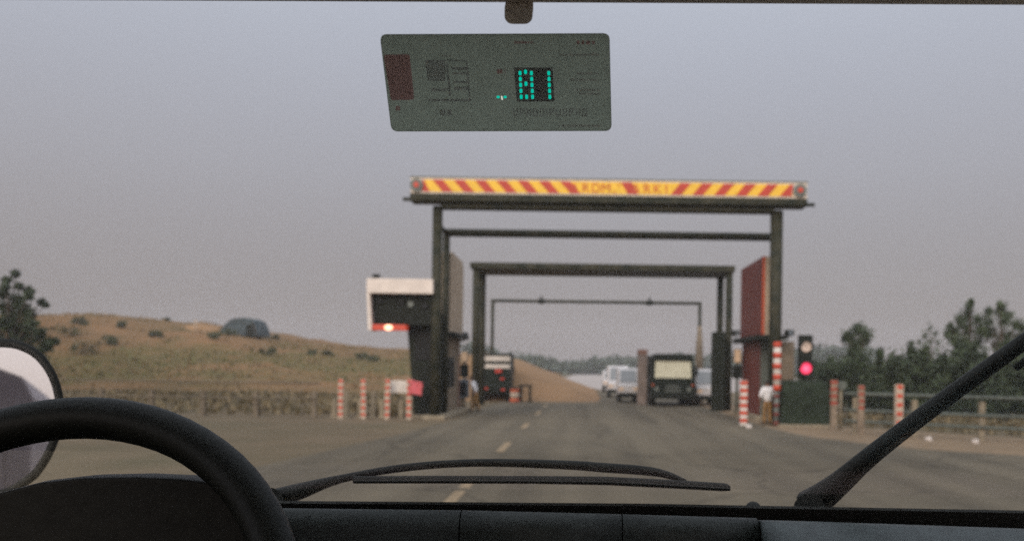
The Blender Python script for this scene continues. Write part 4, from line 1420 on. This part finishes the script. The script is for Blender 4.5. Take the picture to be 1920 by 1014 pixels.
# the glass is turned so that it looks back past the vehicle
view = (mc - Vector((0, 0, EYE))).normalized()
aim = Vector((-.10, -1.0, .03)).normalized()
mn = (aim - view).normalized()
def onmir(px, py, off=0.0):
    d = ray(px, py); o = Vector((0, 0, EYE))
    return o + d * ((mc - mn * off - o).dot(mn) / d.dot(mn))
ctr = (-12, 780)
def mscale(s_): return [(ctr[0] + (x - ctr[0]) * s_, ctr[1] + (y - ctr[1]) * s_) for x, y in mo]
def inset(d_):
    out = []
    n = len(mo)
    for i in range(n):
        x0, y0 = mo[i - 1]; x1, y1 = mo[(i + 1) % n]
        tx, ty = x1 - x0, y1 - y0
        l = math.hypot(tx, ty)
        nx, ny = -ty / l, tx / l
        if (nx * (ctr[0] - mo[i][0]) + ny * (ctr[1] - mo[i][1])) < 0: nx, ny = -nx, -ny
        out.append((mo[i][0] + nx * d_, mo[i][1] + ny * d_))
    return out
def casing(m):
    rs = [[onmir(x, y, o_) for x, y in inset(i_)] for i_, o_ in ((17, -.002), (12, -.008), (3, -.006), (0, .004), (1, .03), (30, .06))]
    rv = [[m.bm.verts.new(p) for p in r_] for r_ in rs]
    n = len(mo)
    for r0, r1 in zip(rv, rv[1:]):
        for k in range(n):
            f = m.bm.faces.new((r0[k], r1[k], r1[(k + 1) % n], r0[(k + 1) % n])); f.smooth = True
    m.bm.faces.new(rv[-1])
    bmesh.ops.recalc_face_normals(m.bm, faces=m.bm.faces)
dm = cpart('door_mirror', M['interior'], casing)
mm = bpy.data.materials.new('mirror_glass'); mm.use_nodes = True
b0 = mm.node_tree.nodes['Principled BSDF']
b0.inputs['Metallic'].default_value = 1; b0.inputs['Roughness'].default_value = .02; b0.inputs['Base Color'].default_value = (.9, .89, .91, 1)
M['mirror_glass'] = mm
def mglass(m):
    m.bm.faces.new([m.bm.verts.new(onmir(x, y, .0)) for x, y in inset(10)])
mg = MB(); mglass(mg)
mgo = mg.build('mirror_glass', mm, dm)
sub(dm, 'mirror_arm', lambda m: m.tube([onmir(-40, 925, .04), onmir(-40, 985, .02), Vector((-.93, 1.2, 1.78))], .014, 10), M['interior'])

# grey van behind us, seen in the door mirror
def refl(px, py, dist):
    """place `dist` metres along the reflected line of sight"""
    p = onmir(px, py)
    d = ray(px, py).normalized()
    r = d - 2 * d.dot(mn) * mn
    return p + r * dist
e = refl(60, 790, 9.0)
top = refl(0, 690, 9.0)
e2 = refl(-170, 790, 9.0)
side = 1 if e2.x > e.x else -1
W = 2.1
vx0, vx1 = (e.x, e.x + W) if side > 0 else (e.x - W, e.x)
gv = empty('grey_van', ((vx0 + vx1) / 2, e.y, 0), 'grey van standing behind, seen only in the door mirror', 'van')
hz = top.z
ym = 0
def gvb(m):
    h_ = W / 2
    pr = [(-h_, .4), (h_, .4), (h_, hz - .28), (h_ - .10, hz - .08), (h_ - .30, hz), (-h_ + .3, hz), (-h_ + .1, hz - .08), (-h_, hz - .28)]
    m.prism([(x, 0, z) for x, z in pr], (0, -4.5, 0))
mb = MB(); gvb(mb); mb.build('body', M['body_grey'], gv)
MB().prism([(-.85, .002, 1.25), (.85, .002, 1.25), (.8, .002, hz - .5), (-.8, .002, hz - .5)], (0, .03, 0)).build('windscreen', M['body_grey'], gv)
for s in (-1, 1):
    wheel(gv, s * .9, -.9, .36, .22); wheel(gv, s * .9, -3.6, .36, .22)

# ---------------------------------------------------------------- pass stuck on the windscreen
def card_mat():
    m = bpy.data.materials.new('card'); m.use_nodes = True
    nt = m.node_tree
    nt.nodes.clear()
    out = nt.nodes.new('ShaderNodeOutputMaterial')
    df = nt.nodes.new('ShaderNodeBsdfDiffuse'); df.inputs[0].default_value = (.30, .32, .27, 1)
    tl = nt.nodes.new('ShaderNodeBsdfTranslucent'); tl.inputs[0].default_value = (.30, .335, .27, 1)
    geo = nt.nodes.new('ShaderNodeNewGeometry')
    nz = nt.nodes.new('ShaderNodeTexNoise'); nz.inputs['Scale'].default_value = 60; nz.inputs['Detail'].default_value = 5
    nt.links.new(geo.outputs['Position'], nz.inputs['Vector'])
    rp = nt.nodes.new('ShaderNodeValToRGB')
    rp.color_ramp.elements[0].color = (.43, .455, .40, 1); rp.color_ramp.elements[1].color = (.48, .505, .445, 1)
    nt.links.new(nz.outputs['Fac'], rp.inputs[0]); nt.links.new(rp.outputs[0], tl.inputs[0])
    mx = nt.nodes.new('ShaderNodeMixShader'); mx.inputs[0].default_value = .9
    nt.links.new(df.outputs[0], mx.inputs[1]); nt.links.new(tl.outputs[0], mx.inputs[2])
    nt.links.new(mx.outputs[0], out.inputs[0])
    return m
M['card'] = card_mat()
def print_mat(name, c):
    """ink on the back-lit card: a coloured film the light passes through"""
    m = bpy.data.materials.new(name); m.use_nodes = True
    nt = m.node_tree
    nt.nodes.clear()
    out = nt.nodes.new('ShaderNodeOutputMaterial')
    tr_ = nt.nodes.new('ShaderNodeBsdfTransparent')
    geo = nt.nodes.new('ShaderNodeNewGeometry')
    nz = nt.nodes.new('ShaderNodeTexNoise'); nz.inputs['Scale'].default_value = 400
    nt.links.new(geo.outputs['Position'], nz.inputs['Vector'])
    rp = nt.nodes.new('ShaderNodeValToRGB')
    rp.color_ramp.elements[0].position = .3; rp.color_ramp.elements[1].position = .7
    rp.color_ramp.elements[0].color = (*[k * .96 for k in c], 1); rp.color_ramp.elements[1].color = (*[min(k * 1.04, 1) for k in c], 1)
    nt.links.new(nz.outputs['Fac'], rp.inputs[0]); nt.links.new(rp.outputs[0], tr_.inputs[0])
    nt.links.new(tr_.outputs[0], out.inputs[0])
    return m
M['print_red'] = print_mat('print_red', (.88, .66, .68))
M['print_dark'] = print_mat('print_dark', (.83, .80, .82))
M['led_panel'] = print_mat('led_panel', (.60, .56, .58))
M['print_fine'] = print_mat('print_fine', (.87, .82, .83))

cd = empty('windscreen_pass', PW(930, 246, -.003), 'grey green card high on the windscreen with a green lit 81 readout', 'pass card')
def cdpart(name, material, fn, parent=None):
    mb = MB(); fn(mb)
    o = mb.build(name, material)
    o.parent = parent or cd
    if parent is None: o.matrix_parent_inverse = Matrix.Translation(-cd.location)
    return o
def rpoly(corners, r, n=6):
    out = []
    m_ = len(corners)
    for i in range(m_):
        p = np.array(corners[i], float); a_ = np.array(corners[i - 1], float); c_ = np.array(corners[(i + 1) % m_], float)
        u = (a_ - p) / np.linalg.norm(a_ - p); v = (c_ - p) / np.linalg.norm(c_ - p)
        s0, s1 = p + u * r, p + v * r
        for k in range(n + 1):
            t_ = k / n
            out.append(tuple((1 - t_) ** 2 * s0 + 2 * t_ * (1 - t_) * p + t_ ** 2 * s1))
    return out
cdpart('card', M['card'], lambda m: m.prism([PW(x, y, -.0035) for x, y in rpoly([(712, 66), (1143, 64), (1147, 246), (734, 247)], 13)], wnrm * .0012))
def flat(m, corners, off, th=.0004):
    m.prism([PW(x, y, off) for x, y in corners], -wnrm * th)
OFF = -.0038
cdpart('printed_block', M['print_red'], lambda m: flat(m, rpoly([(719, 103), (768, 102), (777, 187), (733, 188)], 5), OFF))
cdpart('printed_block', M['print_dark'], lambda m: flat(m, [(797, 114), (834, 114), (836, 152), (802, 152)], OFF))
def box_print(m):
    for a_ in (((797, 113), (876, 113), (876, 115), (797, 115)), ((874, 117), (877, 117), (882, 186), (879, 186)), ((803, 186), (884, 186), (884, 190), (803, 190)), ((808, 166), (840, 166), (840, 171), (808, 171)),
               ((846, 126), (876, 126), (876, 131), (846, 131)), ((848, 136), (876, 136), (877, 140), (848, 140)), ((850, 152), (878, 152), (878, 156), (850, 156)), ((852, 163), (878, 163), (879, 169), (852, 169)),
               ((836, 119), (840, 119), (846, 180), (842, 180))):
        flat(m, a_, OFF)
o = cdpart('printed_frame', M['print_dark'], box_print); o['kind'] = 'stuff'
def text_rows(rows, seed):
    rr = random.Random(seed)
    def fn(m):
        for x0, x1, y, h in rows:
            x = x0
            while x < x1:
                w_ = rr.uniform(h * .5, h * 1.1)
                flat(m, [(x, y - h / 2), (min(x + w_, x1), y - h / 2), (min(x + w_, x1), y + h / 2), (x, y + h / 2)], OFF)
                x += w_ + rr.choice((.7, .9, h * .6))
    return fn
o = cdpart('printed_text', M['print_fine'], text_rows([(1050, 1124, 103, 4), (1082, 1122, 138, 4), (1070, 1122, 150, 4), (1080, 1124, 169, 4), (1085, 1124, 176, 3.5), (1048, 1124, 236, 4), (828, 846, 105, 3)], 3)); o['kind'] = 'stuff'
o = cdpart('printed_text', M['print_red'], text_rows([(1081, 1115, 80, 6.5), (964, 1000, 80, 4), (932, 948, 134, 8), (742, 750, 203, 8)], 5)); o['kind'] = 'stuff'
def big_row(m):
    rr = random.Random(9)
    x = 962
    while x < 1104:
        k = rr.choice('IHOUNPIU')
        y, h, b = 203.5, 14.5, 2.6
        w_ = b if k == 'I' else 9
        flat(m, [(x, y), (x + b, y), (x + b, y + h), (x, y + h)], OFF)
        if k != 'I':
            flat(m, [(x + w_ - b, y), (x + w_, y), (x + w_, y + (h if k != 'P' else h * .5)), (x + w_ - b, y + (h if k != 'P' else h * .5))], OFF)
        for q in {'I': (), 'H': (.5,), 'O': (.08, .92), 'U': (.92,), 'N': (.3, .6), 'P': (.08, .5)}[k]:
            flat(m, [(x + b, y + h * q - 1.1), (x + w_ - b, y + h * q - 1.1), (x + w_ - b, y + h * q + 1.1), (x + b, y + h * q + 1.1)], OFF)
        x += w_ + 3.4
    for a_ in ((826, 206), (838, 206)):
        flat(m, [a_, (a_[0] + 9, a_[1]), (a_[0] + 9, a_[1] + 11), (a_[0], a_[1] + 11)], OFF)
o = cdpart('printed_number', M['print_dark'], big_row); o['kind'] = 'stuff'
led = cdpart('display', M['led_panel'], lambda m: flat(m, [(964, 127), (1036, 127), (1040, 189), (969, 189)], OFF, .0016))
def dots(pts, w_=5.4, h_=7.6):
    def fn(m):
        for x, y in pts:
            flat(m, rpoly([(x - w_ / 2, y - h_ / 2), (x + w_ / 2, y - h_ / 2), (x + w_ / 2 + .3, y + h_ / 2), (x - w_ / 2 + .3, y + h_ / 2)], 2.2, 3), OFF - .0018, .0006)
    return fn
d8 = [(975 + i * .55, 137.3 + i * 11.1) for i in range(5)] + [(996.3 + i * .55, 137.3 + i * 11.1) for i in range(5)] + [(985.2, 135.0), (986, 157.2), (987.3, 181.7)]
d1 = [(1028.8 + i * .5, 137.3 + i * 11.1) for i in range(5)]
L0 = Matrix.Translation(-cd.location)
for pts in (d8, d1):
    o = cdpart('digit', M['lit_green'], dots(pts), led)
    o.matrix_parent_inverse = Matrix.Identity(4)
cdpart('indicator_light', M['lit_green'], dots([(934, 182), (947, 182)], 6, 4.2))
cdpart('indicator_tip', M['lit_tip'], lambda m: flat(m, [(939.5, 180.5), (941.5, 180.5), (943, 187), (940.5, 187)], OFF, .0006))

# ---------------------------------------------------------------- haze
hz_m = bpy.data.materials.new('haze')
hz_m.use_nodes = True
nt = hz_m.node_tree
nt.nodes.clear()
out = nt.nodes.new('ShaderNodeOutputMaterial')
pv = nt.nodes.new('ShaderNodeVolumePrincipled')
pv.inputs['Color'].default_value = (.88, .88, .92, 1)
pv.inputs['Density'].default_value = 0.0006
nt.links.new(pv.outputs[0], out.inputs['Volume'])
hzo = MB().box((-900, -300, -1.0), (900, 700, 32)).build('haze', hz_m)
hzo['kind'] = 'stuff'
hzo['label'] = 'pale haze in the evening air'
bpy.context.view_layer.update()
